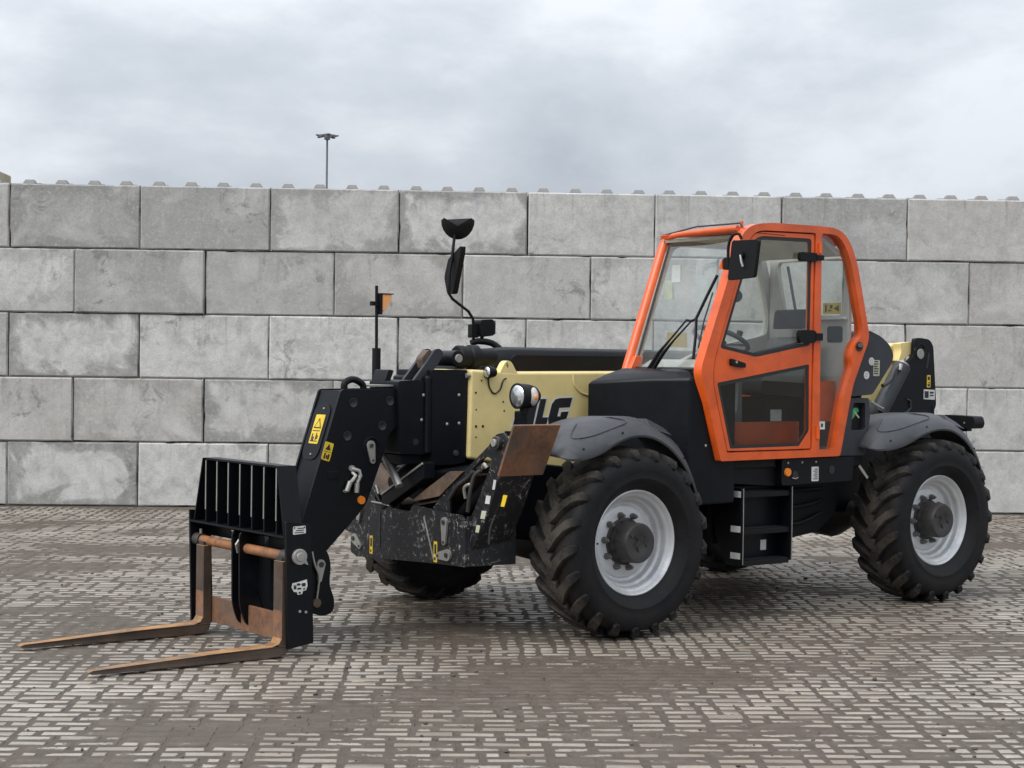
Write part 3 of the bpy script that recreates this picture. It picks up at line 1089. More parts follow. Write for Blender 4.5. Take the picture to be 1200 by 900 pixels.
# ---- engine hood on the far side
eh = MB()
prof_ = [(-.40, 1.20), (-.40, 1.735), (-.455, 1.815), (-.53, 1.832), (-1.00, 1.80), (-1.06, 1.70), (-1.06, 1.05), (-.40, 1.05)]
secs = [(.20, .0, -.14), (.08, .0, -.02), (-.2, .0, 0), (-2.2, .0, .0), (-2.9, 0, -.05), (-3.3, 0, -.25)]
vs = []
for x, _, dz in secs:
    for (y, z) in prof_:
        vs.append((x, y, z + dz if z > 1.3 else z))
n = len(prof_)
fs = [tuple(range(n)), tuple(range((len(secs) - 1) * n, len(secs) * n))[::-1]]
for i in range(len(secs) - 1):
    for k in range(n):
        fs.append((i * n + k, i * n + (k + 1) % n, (i + 1) * n + (k + 1) % n, (i + 1) * n + k))
ehood = eh.add(vs, fs).build('engine_hood', 'black_plastic', T, bevel=.015, segs=3)
MB().prism(rnd_poly([(-.02, 1.70), (-.10, 1.705), (-.17, 1.775), (-2.2, 1.785), (-2.2, 1.45), (-.02, 1.45)], .02), 'y', -.399, -.385).build('hood_panel', 'black_paint', ehood, bevel=.006)

# ---- boom (centre line at y = -0.11, rising to the rear)
bm_ = MB()
bpoly = [(.572, 1.672), (.585, 1.09), (.15, 1.02), (-.45, 1.00), (-1.6, 1.02), (-3.45, 1.40), (-3.60, 1.54), (-3.70, 1.72), (-3.73, 1.925), (-2.75, 1.78), (-1.6, 1.675), (.18, 1.657)]
bm_.prism(bpoly, 'y', -.34, .12)
boom = bm_.build('boom', 'cream_paint', T, bevel=.022, segs=3)
lug_ = MB().prism(rnd_poly([(.345, 1.64), (.295, 1.722), (.268, 1.735), (.24, 1.722), (.185, 1.64)], [.0, .02, .02, .02, 0]), 'y', .06, .118, holes=[[(.274 + .010 * math.cos(a) + .006 * math.sin(a), 1.700 + .019 * math.sin(a)) for a in [k * math.pi / 6 for k in range(12)]]])
lug_.build('lifting_eye', 'cream_paint', boom, bevel=.006)
for (x, z, r) in ((.535, 1.52, .007), (.53, 1.30, .009), (.475, 1.30, .009), (.40, 1.52, .007), (.53, 1.41, .005), (.53, 1.23, .005), (.31, 1.46, .006), (.30, 1.40, .006), (.49, 1.60, .006)):
    MB().cyl((x, .1195, z), (x, .1235, z), r, n=8).build('bolt_hole', 'black_print', boom)
cr = MB().tube([(-.29, .122, 1.64), (-.30, .124, 1.57), (-.36, .124, 1.52), (-.44, .123, 1.50)], .006, 6, smooth=4).build('weld_seam', 'cream_paint', boom)


# lettering on the boom side
def lx(u, v):
    return (.226 - (u - 601) / 136.6, 1.294 + (500 - v) / 168.6)


glyphs = {
    'letter_j': [(621, 469), (630, 469), (624, 498.5), (600.5, 499.5), (602.5, 492), (614.5, 491)],
    'letter_l': [(632.5, 469), (639.5, 469), (635, 490), (641.8, 490), (639.8, 498.5), (626, 498.5)],
    'letter_g': [(642.5, 498.3), (641.8, 492), (646, 475), (650, 469.6), (655, 468.2), (670.5, 467.6), (667.5, 478.8), (655, 479.2), (652.6, 489), (656.2, 489), (657.2, 484), (666.3, 483.4), (661.5, 498.3)]}
for gi, (gname, gp) in enumerate(glyphs.items()):
    pl = [lx(*q) for q in gp]
    MB().prism(offset_poly(pl, .010), 'y', .1204 + .0002 * gi, .1210 + .0002 * gi).build(gname + '_outline', 'white_print', boom)
    MB().prism(pl, 'y', .1212, .1228).build(gname, 'black_print', boom)

# inner boom and its black covers
MB().box(.52, .90, -.32, .085, 1.12, 1.63).build('inner_boom', 'black_paint', T, bevel=.02)
c2 = MB().prism(rnd_poly([(.862, 1.668), (.583, 1.668), (.568, 1.10), (.60, 1.063), (.70, 1.052), (.855, 1.056)], .012), 'y', -.31, .09).build('boom_cover', 'black_paint', T, bevel=.014)
for (x, z) in ((.647, 1.504), (.739, 1.316), (.644, 1.32)):
    MB().sphere((x, .091, z), .011, .006, .011, 8, 5).build('cover_bolt', 'zinc', c2)
MB().cyl((.668, .088, 1.127), (.668, .098, 1.127), .020, n=14).cyl((.668, .097, 1.127), (.668, .104, 1.127), .011, n=8).build('cover_boss', 'dark_metal', c2)
c1 = MB().prism(rnd_poly([(1.10, 1.592), (.95, 1.60), (.868, 1.575), (.868, 1.12), (1.085, 1.128)], .014), 'y', -.28, .06).build('boom_cover', 'black_paint', T, bevel=.012)
for (x, z) in ((.905, 1.503), (.918, 1.344)):
    MB().sphere((x, .061, z), .011, .006, .011, 8, 5).build('cover_bolt', 'zinc', c1)
MB().cyl((.963, .055, 1.203), (.963, .062, 1.203), .022, n=16).build('cover_hole', 'black_print', c1)
MB().box(.90, 1.06, -.26, .03, 1.06, 1.122).build('cover_bracket', 'black_paint', c1, bevel=.005)

# rollers, rod end and bracket on top of the boom head
for sy in (.02, -.10):
    MB().prism(rnd_poly([(.98, 1.58), (.90, 1.58), (.775, 1.70), (.73, 1.775), (.76, 1.805), (.80, 1.80), (.86, 1.72)], .03), 'y', sy - .012, sy + .012).build('rod_bracket', 'slate_plastic', T, bevel=.004)
MB().prism(rnd_poly([(.86, 1.665), (.78, 1.77), (.82, 1.80), (.88, 1.74)], .02), 'y', -.075, -.005).build('rod_clevis', 'worn_rust', T, bevel=.004)
MB().cyl((.64, .065, 1.742), (.64, -.16, 1.742), .052, n=24).build('rod_eye', 'black_paint', T, bevel=.006)
MB().cyl((.64, .078, 1.742), (.64, .064, 1.742), .028, n=20).build('rod_pin', 'zinc', T, bevel=.003)
MB().cyl((.66, -.08, 1.748), (.42, -.08, 1.755), .034, n=20).build('cylinder_rod', 'chrome', T)
MB().lathe([(.03, 0), (.07, .0), (.078, -.01), (.078, -.05), (.070, -.055), (.070, -.09), (.082, -.10), (.082, -.16), (.06, -.17), (.06, -.30)], c=(.545, -.09, 1.752), n=28, axis='x').build('extension_cylinder', 'black_plastic', T)
MB().prism(rnd_poly([(1.10, 1.585), (1.06, 1.585), (1.03, 1.66), (1.07, 1.665)], .01), 'y', -.26, -.10).build('hose_guard', 'black_plastic', T, bevel=.006)
MB().box(1.09, 1.25, -.24, .0, 1.555, 1.568).build('head_plate', 'zinc', T, bevel=.002)
MB().tube([(1.40, -.10, 1.52), (1.40, -.10, 1.575), (1.34, -.10, 1.60), (1.27, -.10, 1.57), (1.26, -.10, 1.52)], .022, 10, smooth=5).build('hose_loop', 'black_plastic', T)

# ---- dog-leg nose of the boom
nose = MB()
npoly = [(1.505, 1.538), (1.09, 1.543), (1.074, 1.30), (1.12, 1.285), (1.155, 1.24), (1.172, 1.165), (1.31, .82), (1.372, .752), (1.64, .50), (1.70, .36), (1.78, .40), (1.775, .72)]
nose.prism(rnd_poly(npoly, [.02, .02, .01, .03, .03, .03, .03, .03, .02, .03, .03, .03], 3), 'y', .012, .03)
nose.prism(rnd_poly(npoly, [.02, .02, .01, .03, .03, .03, .03, .03, .02, .03, .03, .03], 3), 'y', -.25, -.232)
nose.add([(1.497, y, 1.532) for y in (-.232, .012)] + [(1.755, y, .74) for y in (-.232, .012)] + [(1.765, y, .45) for y in (-.232, .012)] +
         [(1.480, y, 1.525) for y in (-.232, .012)] + [(1.735, y, .74) for y in (-.232, .012)] + [(1.745, y, .45) for y in (-.232, .012)],
         [(0, 1, 3, 2), (2, 3, 5, 4), (6, 8, 9, 7), (8, 10, 11, 9), (0, 6, 7, 1), (4, 5, 11, 10), (0, 2, 8, 6), (1, 7, 9, 3), (2, 4, 10, 8), (3, 9, 11, 5)])
nose.box(1.10, 1.482, -.232, .012, 1.515, 1.530)
nose.add([(1.18, y, 1.16) for y in (-.232, .012)] + [(1.315, y, .82) for y in (-.232, .012)] + [(1.64, y, .52) for y in (-.232, .012)] +
         [(1.20, y, 1.165) for y in (-.232, .012)] + [(1.335, y, .83) for y in (-.232, .012)] + [(1.65, y, .54) for y in (-.232, .012)],
         [(0, 2, 3, 1), (2, 4, 5, 3), (6, 7, 9, 8), (8, 9, 11, 10), (0, 1, 7, 6), (4, 10, 11, 5)])
nose = nose.build('boom_nose', 'black_paint', T, bevel=.005)
for (x, z) in ((1.416, 1.455), (1.143, 1.465), (1.457, 1.248), (1.199, 1.308)):
    MB().lathe([(.030, .0305), (.030, .033), (.026, .0335), (.022, .031), (.001, .0308)], c=(x, 0, z), n=20).build('nose_hole', 'black_print', nose)
MB().tube([(1.245 + .058 * math.cos(a) + .035, .032, 1.175 + .062 * math.sin(a)) for a in [k * math.pi / 10 - .4 for k in range(13)]], .006, 6).build('weld_ring', 'black_paint', nose)
pk = [(1.288 + .030 * math.cos(a), 1.187 + .030 * math.sin(a)) for a in [k * math.pi / 8 for k in range(9)]] + [(1.272 + .017 * math.cos(a), 1.088 + .018 * math.sin(a)) for a in [math.pi + k * math.pi / 8 for k in range(9)]]
kp = MB().prism(pk, 'y', .0305, .044).build('pin_keeper', 'zinc', nose, bevel=.003)
MB().cyl((1.287, .043, 1.186), (1.287, .052, 1.186), .014, n=8).build('bolt', 'dark_metal', kp)
MB().cyl((1.272, .043, 1.092), (1.272, .048, 1.092), .008, n=8).build('bolt', 'dark_metal', kp)
MB().cyl((1.351, .029, .844), (1.351, .042, .844), .028, .025, n=20).build('side_reflector', 'amber', nose)
hq = MB()
hq.tube([(1.425, .035, 1.045), (1.385, .06, 1.03), (1.375, .06, 1.00), (1.40, .06, .955)], .013, 8)
hq.tube([(1.42, .035, 1.02), (1.41, .06, 1.00), (1.43, .06, .975), (1.455, .06, .955)], .012, 8)
hq.cyl((1.40, .06, .955), (1.405, .06, .895), .017, n=10).cyl((1.45, .06, .965), (1.475, .06, .905), .016, n=10)
hq.cyl((1.425, .03, 1.045), (1.425, .045, 1.045), .020, n=10)
hq.build('hydraulic_coupling', 'zinc', nose)
MB().cyl((1.475, .03, .905), (1.475, .05, .905), .010, n=8).build('coupling_stub', 'zinc', nose)
MB().box(1.52, 1.60, .0302, .034, .985, 1.03).build('cover_plate', 'black_paint', nose, bevel=.003)
# rounded access panel on the front face, with its screws and warning label
fdir = Vector((1.755 - 1.497, 0, .74 - 1.532)).normalized()
fnrm = Vector((-fdir.z, 0, fdir.x))


def on_nose(s_, y, h):
    q = Vector((1.497, 0, 1.532)) + fdir * s_ + fnrm * h
    return (q.x, y, q.z)


def nose_plate(s0, s1, y0, y1, h0, h1, name, matn, r=.02, parent=None, bevel=0):
    pl = rnd_poly([(s0, y0), (s1, y0), (s1, y1), (s0, y1)], r, 4)
    n_ = len(pl)
    vs = [on_nose(a, y, h0) for a, y in pl] + [on_nose(a, y, h1) for a, y in pl]
    fs = [tuple(range(n_)), tuple(range(n_, 2 * n_))[::-1]] + [(i, (i + 1) % n_, n_ + (i + 1) % n_, n_ + i) for i in range(n_)]
    return MB().add(vs, fs).build(name, matn, parent or nose, bevel=bevel)


nose_plate(.09, .46, -.225, -.03, .001, .007, 'access_panel', 'black_paint', .08, bevel=.002)
for s_ in (.125, .425):
    MB().sphere(on_nose(s_, -.11, .008), .008, .008, .008, 8, 5).build('panel_screw', 'zinc', nose)
wl = nose_plate(.165, .355, -.175, -.085 + .02, .0085, .0100, 'warning_label', 'yellow_label', .01)
tri = [(.185, -.12), (.255, -.165), (.255, -.075)]
MB().add([on_nose(a, y, .0108) for a, y in tri], [(0, 1, 2)]).build('warning_triangle', 'black_print', nose, smooth=False)
tri = [(.20, -.12), (.247, -.15), (.247, -.09)]
MB().add([on_nose(a, y, .0116) for a, y in tri], [(0, 1, 2)]).build('warning_triangle_fill', 'yellow_label', nose, smooth=False)
pm = MB()
for (a0, a1, y0, y1) in ((.216, .236, -.123, -.117), (.239, .244, -.123, -.117), (.268, .274, -.165, -.08), (.29, .335, -.158, -.145), (.31, .34, -.143, -.128), (.285, .33, -.112, -.10), (.30, .325, -.098, -.085), (.335, .341, -.165, -.08)):
    vs = [on_nose(a0, y0, .0108), on_nose(a1, y0, .0108), on_nose(a1, y1, .0108), on_nose(a0, y1, .0108)]
    pm.add(vs, [(0, 1, 2, 3)])
pm.build('label_print', 'black_print', nose, smooth=False)


def side_label(cx_, cz_, w, h, y, parent, tilt=0.0, style=0, name='warning_label', matn='yellow_label'):
    """label on a face looking along +y"""
    ca, sa = math.cos(tilt), math.sin(tilt)

    def tr(u, v):
        return (cx_ - (u * ca - v * sa), cz_ + u * sa + v * ca)
    MB().prism([tr(*q) for q in rnd_poly([(-w / 2, -h / 2), (w / 2, -h / 2), (w / 2, h / 2), (-w / 2, h / 2)], min(w, h) * .15)], 'y', y, y + .0015).build(name, matn, parent)
    p_ = MB()

    def rect(u0, u1, v0, v1):
        p_.prism([tr(u0, v0), tr(u1, v0), tr(u1, v1), tr(u0, v1)], 'y', y + .0016, y + .0024)
    if style == 0:       # triangle over a pictogram
        p_.prism([tr(-w * .32, h * .08), tr(w * .32, h * .08), tr(0, h * .42)], 'y', y + .0016, y + .0024)
        rect(-w * .38, w * .38, -.03 * h, .0)
        rect(-w * .3, -w * .12, -h * .42, -h * .1)
        rect(-w * .05, w * .12, -h * .38, -h * .2)
        rect(w * .15, w * .34, -h * .42, -h * .12)
    elif style == 1:     # lines of small print
        k = -.38
        while k < .4:
            rect(-w * .4, w * (.15 + .25 * random.random()), h * k, h * (k + .07))
            k += .15
    elif style == 2:     # strip with a few marks
        rect(-w * .3, w * .3, h * .1, h * .38)
        rect(-w * .2, w * .2, h * .16, h * .3) if False else None
        rect(-w * .3, w * .3, -h * .40, -h * .22)
        rect(-w * .1, w * .3, -h * .16, -h * .06)
    if p_.v:
        p_.build('label_print', 'black_print', parent)


side_label(1.60, 1.155, .062, .115, .0302, nose, -.28, 0)

# quick hitch at the foot of the nose
for y in (.085, -.33):
    hp = MB().prism(rnd_poly([(1.80, .62), (1.70, .60), (1.63, .545), (1.605, .47), (1.615, .34), (1.575, .24), (1.585, .165), (1.66, .145), (1.73, .17), (1.80, .20)], .035), 'y', y - .012, y + .012).build('hitch_plate', 'black_paint', T, bevel=.005)
    if y > 0:
        kk = [(1.682 + .030 * math.cos(a), .465 + .034 * math.sin(a)) for a in [k * math.pi / 8 for k in range(9)]] + [(1.690 + .014 * math.cos(a), .375 + .014 * math.sin(a)) for a in [math.pi + k * math.pi / 8 for k in range(9)]]
        MB().prism(kk, 'y', y + .0125, y + .026).build('pin_keeper', 'zinc', hp, bevel=.003)
        MB().cyl((1.682, y + .026, .468), (1.682, y + .032, .468), .017, n=12).build('bolt', 'dark_metal', hp)
        MB().tube([(1.745, y + .02, .55), (1.73, y + .03, .47), (1.70, y + .03, .39), (1.71, y + .02, .25)], .007, 6, smooth=4).build('locking_rod', 'zinc', hp)
        MB().cyl((1.71, y + .01, .235), (1.71, y + .03, .235), .028, n=12).build('rod_end', 'worn_rust', hp)
MB().cyl((1.682, -.345, .465), (1.682, .10, .465), .035, n=16).build('hitch_pin', 'dark_metal', T)
MB().prism(rnd_poly([(1.79, .60), (1.79, .20), (1.98, .14), (2.04, .30), (2.04, .55), (1.95, .66)], .03), 'y', -.20, -.02).build('hitch_block', 'black_paint', T, bevel=.01)
MB().cyl((1.55, -.11, 1.05), (1.72, -.11, .40), .055, n=18).build('tilt_cylinder', 'black_plastic', T)

# ---- fork carriage
fc = MB()
fc.prism(rnd_poly([(2.165, .785), (2.00, .765), (1.975, .075), (2.145, .05)], .006), 'y', .500, .520)        # near side plate
fc.prism(rnd_poly([(2.165, .765), (2.02, .75), (1.995, .04), (2.145, .02)], .006), 'y', -.715, -.697)         # far side plate
fc.box(2.04, 2.165, -.697, .500, .690, .702)                       # shelf bar
fc.box(2.025, 2.04, -.697, .500, .655, .735)                       # back flange
fc.prism([(-.10 - .597, .60), (-.13, .60), (-.36, .64), (-.42, .655), (-.697, .655)], 'x', 2.028, 2.038)
fc.prism(rnd_poly([(.05, .61), (.05, .26), (.40, .24), (.495, .24), (.495, .655), (.05, .655)], .01), 'x', 1.985, 2.0)
fc.box(2.03, 2.045, .10, .495, .52, .655)
fc = fc.build('fork_carriage', 'black_paint', T, bevel=.003)
for y in (-.128, -.035):
    MB().prism(rnd_poly([(2.17, .69), (2.165, .24), (2.12, .115), (2.05, .10), (2.00, .20), (2.00, .69)], .05), 'y', y - .007, y + .007).build('guide_plate', 'black_paint', fc, bevel=.002)
# lower rust-brown cross plate
MB().box(2.085, 2.105, -.695, .498, .075, .235).build('cross_plate', 'rust', fc, bevel=.003)
MB().cyl((2.115, -.705, .578), (2.115, .512, .578), .030, n=22).build('fork_shaft', 'shaft_rust', fc)
for y in (-.655, .455):
    MB().cyl((2.115, y - .04, .578), (2.115, y + .04, .578), .040, n=20).build('fork_collar', 'dark_metal', fc)
MB().tube([(2.145, -.09, .55), (2.16, -.085, .60), (2.14, -.08, .63)], .010, 6).build('shaft_clip', 'zinc', fc)
MB().cyl((2.115, -.64, .615), (2.115, -.64, .645), .010, n=8).build('grease_nipple', 'zinc', fc)
MB().cyl((2.115, .44, .615), (2.115, .44, .640), .010, n=8).build('grease_nipple', 'zinc', fc)
# end cap of the shaft on the near plate
ec = MB().cyl((2.082, .520, .582), (2.082, .545, .582), .046, n=24).cyl((2.082, .545, .582), (2.082, .553, .582), .026, n=18).build('shaft_cap', 'zinc', fc, bevel=.004)
MB().prism([(2.045, .54), (2.02, .53), (2.05, .60)], 'y', .5205, .530).build('cap_tab', 'zinc', fc)
# white labels on the near plate
MB().prism(rnd_poly([(2.12, .710), (2.035, .715), (2.038, .760), (2.12, .757)], .006), 'y', .5205, .5225).build('type_plate', 'white_print', fc)
tp = MB()
for k in range(3):
    tp.box(2.05, 2.11 - .01 * k, .5226, .5232, .719 + k * .012, .724 + k * .012)
tp.cyl((2.112, .5226, .750), (2.112, .524, .750), .005, n=8).cyl((2.046, .5226, .750), (2.046, .524, .750), .005, n=8)
tp.build('label_print', 'black_print', fc)
em = [(2.125, .405), (2.12, .43), (2.07, .437), (2.025, .447), (2.02, .41), (2.03, .385), (2.05, .382), (2.055, .365), (2.085, .362), (2.09, .378), (2.11, .38)]
MB().prism(em, 'y', .5205, .5222).build('emblem', 'white_print', fc)
ep = MB()
for (a, b_, c_, d_) in ((2.112, 2.095, .395, .415), (2.088, 2.062, .392, .402), (2.058, 2.035, .408, .428), (2.09, 2.07, .415, .428), (2.08, 2.064, .368, .378), (2.115, 2.03, .418, .4205), (2.05, 2.036, .390, .398)):
    ep.box(b_, a, .5223, .523, c_, d_)
ep.build('emblem_print', 'black_print', fc)
MB().cyl((2.07, .520, .265), (2.07, .526, .265), .008, n=8).build('bolt', 'zinc', fc)
MB().cyl((2.03, .520, .258), (2.03, .526, .258), .008, n=8).build('bolt', 'zinc', fc)
MB().box(2.0005, 2.0025, .12, .19, .36, .41).build('sticker', 'white_print', fc)
# load backrest
lbk = MB()
lbk.bar((2.10, -.545, 1.095), (2.10, .385, 1.095), .09, .012)
lbk = lbk.build('load_backrest', 'black_paint', fc)
for k in range(7):
    y = -.51 + .148 * k
    MB().box(2.04, 2.150, y - .006, y + .006, .7022, 1.0885).build('backrest_bar', 'black_paint', fc, bevel=.0015)
    MB().box(2.1505, 2.1535, y - .0055, y + .0055, .78, 1.085).build('lit_bar_edge', 'zinc', fc)  # pale strip puts the lit look of the bar's front edge into colour
for ya, yb in ((-.66, -.548), (.475, .388)):
    pz = [(ya, .703), (yb, 1.10)]
    s_ = 1 if ya > 0 else -1
    MB().add([(x, y + dy, z) for x in (2.03, 2.155) for (y, z) in pz for dy in (-.006, .006)], [(0, 1, 3, 2), (4, 6, 7, 5), (0, 4, 5, 1), (2, 3, 7, 6), (0, 2, 6, 4), (1, 5, 7, 3)]).build('backrest_end', 'black_paint', fc, bevel=.002)
MB().box(2.026, 2.034, -.55, .39, .735, 1.085).build('backrest_plate', 'black_paint', fc)
# forks
for (y0, y1) in ((-.60, -.498), (.385, .487)):
    fk = MB()
    side = [(2.112, .555), (2.112, .062), (2.125, .024), (2.165, .006), (2.30, .003), (3.305, .016), (3.33, .030), (3.305, .038), (2.65, .062), (2.225, .070), (2.185, .082), (2.168, .11), (2.168, .27), (2.168, .555)]
    fk.prism(side, 'y', y0, y1)
    # narrow the tip
    fk.v = [(x, (y0 + y1) / 2 + (y - (y0 + y1) / 2) * (1 - .45 * max(0, (x - 3.12) / .21)), z) for x, y, z in fk.v]
    fo = fk.build('fork', 'fork_rust', fc, bevel=.006)
    fo.data.materials.append(MAT['fork_paint'])
    fo.data.materials.append(MAT['rust'])
    for pg in fo.data.polygons:
        if abs(pg.normal.y) > .6 or (pg.normal.x > .9 and pg.center.z > .27):
            pg.material_index = 1
        elif pg.normal.x > .9:
            pg.material_index = 2
    MB().box(2.12, 2.16, y0 + .02, y1 - .02, .5555, .575).build('fork_hook', 'dark_metal', fo)

# ---- stabiliser frame at the front
sf = MB()
pl = [(-.655, .80), (-.60, .83), (-.45, .83), (-.40, .785), (-.22, .785), (-.19, .76), (.02, .755), (.05, .80), (.29, .785), (.59, .772), (.625, .73), (.635, .46), (.35, .452), (-.62, .405), (-.69, .43), (-.69, .60)]
sf.prism(rnd_poly(pl, .012, 2), 'x', .955, .975)
sf.add([(.955, .615, .462), (.955, .615, .77), (.62, .66, .462), (.62, .66, .77), (.955, .635, .462), (.955, .635, .77), (.62, .68, .462), (.62, .68, .77)],
       [(0, 1, 3, 2), (4, 6, 7, 5), (0, 4, 5, 1), (2, 3, 7, 6), (0, 2, 6, 4), (1, 5, 7, 3)])
sf.box(.62, .955, -.66, .62, .462, .485)
sf.prism(rnd_poly(pl, .012, 2), 'x', .62, .64)
sf = sf.build('stabiliser_frame', 'scratched_black', T, bevel=.004)
MB().box(.976, .979, -.335, -.322, .49, .72).build('welded_strip', 'dark_metal', sf)
MB().bar((.978, .185, .735), (.978, .30, .475), .004, .012, up=(0, 1, 0)).build('welded_strip', 'zinc', sf)
MB().tube([(.978, -.43, .786), (.98, -.3, .783), (.98, -.21, .775)], .006, 6).build('bright_edge', 'zinc', sf)


def keeper(y, z, ang, parent, L_=.10, s_=1.0, x=.976):
    ca, sa = math.cos(ang), math.sin(ang)
    q = [(.032 * s_ * math.cos(a), .032 * s_ * math.sin(a)) for a in [k * math.pi / 8 for k in range(9)]] + [(.019 * s_ * math.cos(a), -L_ + .019 * s_ * math.sin(a)) for a in [math.pi + k * math.pi / 8 for k in range(9)]]
    q = [(y + u * ca - v * sa, z + u * sa + v * ca) for u, v in q]
    MB().prism(q, 'x', x, x + .016).build('pin_keeper', 'zinc', parent, bevel=.003)
    MB().cyl((x + .015, y, z), (x + .024, y, z), .015, n=8).build('keeper_bolt', 'dark_metal', parent)
    y2, z2 = y + L_ * sa, z - L_ * ca
    MB().cyl((x + .015, y2, z2), (x + .020, y2, z2), .009, n=8).build('keeper_bolt', 'dark_metal', parent)


keeper(.42, .72, 0.0, sf, .125)
keeper(.455, .518, -1.45, sf, .095, 1.15)
keeper(-.63, .525, 1.0, sf, .085, 1.0)
keeper(-.57, .72, -.15, sf, .075, .8)
for (y, z, w, h) in ((-.43, .50, .035, .12), (.315, .525, .038, .13)):
    MB().box(.9755, .977, y - w / 2, y + w / 2, z - h / 2, z + h / 2).build('warning_strip', 'yellow_label', sf)
    q = MB()
    q.box(.9771, .978, y - w * .28, y + w * .28, z - h * .1, z + h * .36)
    q.box(.9771, .978, y - w * .28, y + w * .1, z - h * .42, z - h * .26)
    q.build('strip_print', 'black_print', sf)
for (y, z) in ((-.49, .64), (.345, .60)):
    MB().prism(rnd_poly([(y - .016, z - .06), (y + .016, z - .06), (y + .016, z + .06), (y - .016, z + .06)], .015), 'x', .9755, .9765).build('slot', 'black_print', sf)


# stabiliser legs: long box arms folded up to each side, foot pad outside
def leg_(sgn, xa, xb):
    k = sgn
    arm = MB()
    A = [(.02, .60), (.31, .885), (.80, 1.215), (.87, 1.285), (.95, 1.30), (.985, 1.25), (.905, 1.02), (.80, .80), (.64, .56), (.30, .50)]
    A = [(k * y, z) for y, z in A]
    H_ = [(k * y, z) for y, z in ((.40, .70), (.40, .90), (.77, 1.15), (.84, 1.13), (.66, .82), (.56, .68))]
    arm.prism(rnd_poly(A, .02, 2), 'x', xb - .018, xb, holes=[rnd_poly(H_, .03, 3)])
    arm.prism(rnd_poly(A, .02, 2), 'x', xa, xa + .018)
    B_ = [(.64, .56), (.80, .80), (.905, 1.02), (.985, 1.25)]
    for (p, q) in zip(B_[:-1], B_[1:]):
        arm.bar((((xa + xb) / 2), k * p[0] - k * .012, p[1]), (((xa + xb) / 2), k * q[0] - k * .012, q[1]), xb - xa - .036, .012, up=(0, 1, 0)) if False else None
        arm.add([(x, k * (y - dd), z) for x in (xa + .018, xb - .018) for (y, z) in (p, q) for dd in (0, .012)], [(0, 1, 3, 2), (4, 6, 7, 5), (0, 4, 5, 1), (2, 3, 7, 6), (0, 2, 6, 4), (1, 5, 7, 3)])
    arm = arm.build('stabiliser_leg', 'scratched_black', T, bevel=.004)
    top = MB()
    for (p, q) in (((-.03, .795), (.31, .855)), ((.31, .855), (.60, 1.03))):
        top.add([(x, k * y, z - dd) for x in (xa + .019, xb - .019) for (y, z) in (p, q) for dd in (0, .012)], [(0, 1, 3, 2), (4, 6, 7, 5), (0, 4, 5, 1), (2, 3, 7, 6), (0, 2, 6, 4), (1, 5, 7, 3)])
    top.build('arm_top', 'worn_rust', arm)
    # cylinder inside
    MB().cyl(((xa + xb) / 2 + .02, k * .30, .70), ((xa + xb) / 2 + .02, k * .70, .98), .045, n=16).build('leg_cylinder', 'black_plastic', arm)
    MB().cyl(((xa + xb) / 2 + .02, k * .69, .973), ((xa + xb) / 2 + .02, k * .86, 1.19), .024, n=12).build('cylinder_rod', 'dark_metal', arm)
    MB().cyl((xb, k * .90, 1.235), (xb + .03, k * .90, 1.235), .040, n=20).build('pivot_boss', 'dark_metal', arm, bevel=.004)
    MB().cyl((xb + .03, k * .90, 1.235), (xb + .045, k * .90, 1.235), .024, n=16).build('pivot_pin', 'zinc', arm, bevel=.003)
    pad = MB()
    c = [(1.085, 1.345), (.955, 1.035)]
    pts = []
    x0, x1 = .955, .60
    sk = .03
    for (y, z) in c:
        pts.append((y, z))
    o = Vector((0, c[1][1] - c[0][1], -(c[1][0] - c[0][0]))).normalized() * -.022
    vs = []
    for dx, (y, z) in ((0, c[0]), (.03, c[1])):
        for x in (x0 + dx * .5, x1 + dx):
            vs.append((x, k * y, z)); vs.append((x, k * (y - .018), z + .007))
    pad.add(vs, [(0, 2, 6, 4), (1, 5, 7, 3), (0, 1, 3, 2), (4, 6, 7, 5), (0, 4, 5, 1), (2, 3, 7, 6)])
    pad = pad.build('foot_pad', 'rust', arm, bevel=.004)
    MB().bar((x0 - .06, k * .965, 1.16), (x1 + .08, k * .965, 1.16), .05, .05).build('pad_boss', 'worn_rust', arm)
    return arm


arm1 = leg_(1, .665, .93)
arm2 = leg_(-1, .665, .93)
arm2.location.y = -.195
MB().prism(rnd_poly([(-.02, .812), (.30, .872), (.56, 1.045), (.41, 1.035), (.15, .905)], .012), 'x', .934, .944).build('wear_plate', 'worn_rust', arm1, bevel=.002)
# bright edged cross beam and the bare rod behind the nose
MB().add([(x, y, z - dd) for x in (.90, .985) for (y, z) in ((-.30, .842), (.19, 1.078)) for dd in (0, .10)], [(0, 1, 3, 2), (4, 6, 7, 5), (0, 4, 5, 1), (2, 3, 7, 6), (0, 2, 6, 4), (1, 5, 7, 3)]).build('cross_beam', 'black_paint', T, bevel=.004)
MB().bar((.99, -.29, .846), (.99, .18, 1.073), .008, .012).build('beam_edge', 'zinc', T)
MB().cyl((1.05, -.19, 1.13), (1.05, .01, .92), .026, n=16).build('bare_rod', 'zinc', T)
MB().cyl((.70, -.20, 1.05), (.95, -.15, .90), .09, n=18).build('lift_boss', 'dark_metal', T)
MB().tube([(.985, -.33, .845), (.985, -.36, .90)], .010, 8).build('grease_fitting', 'zinc', T)
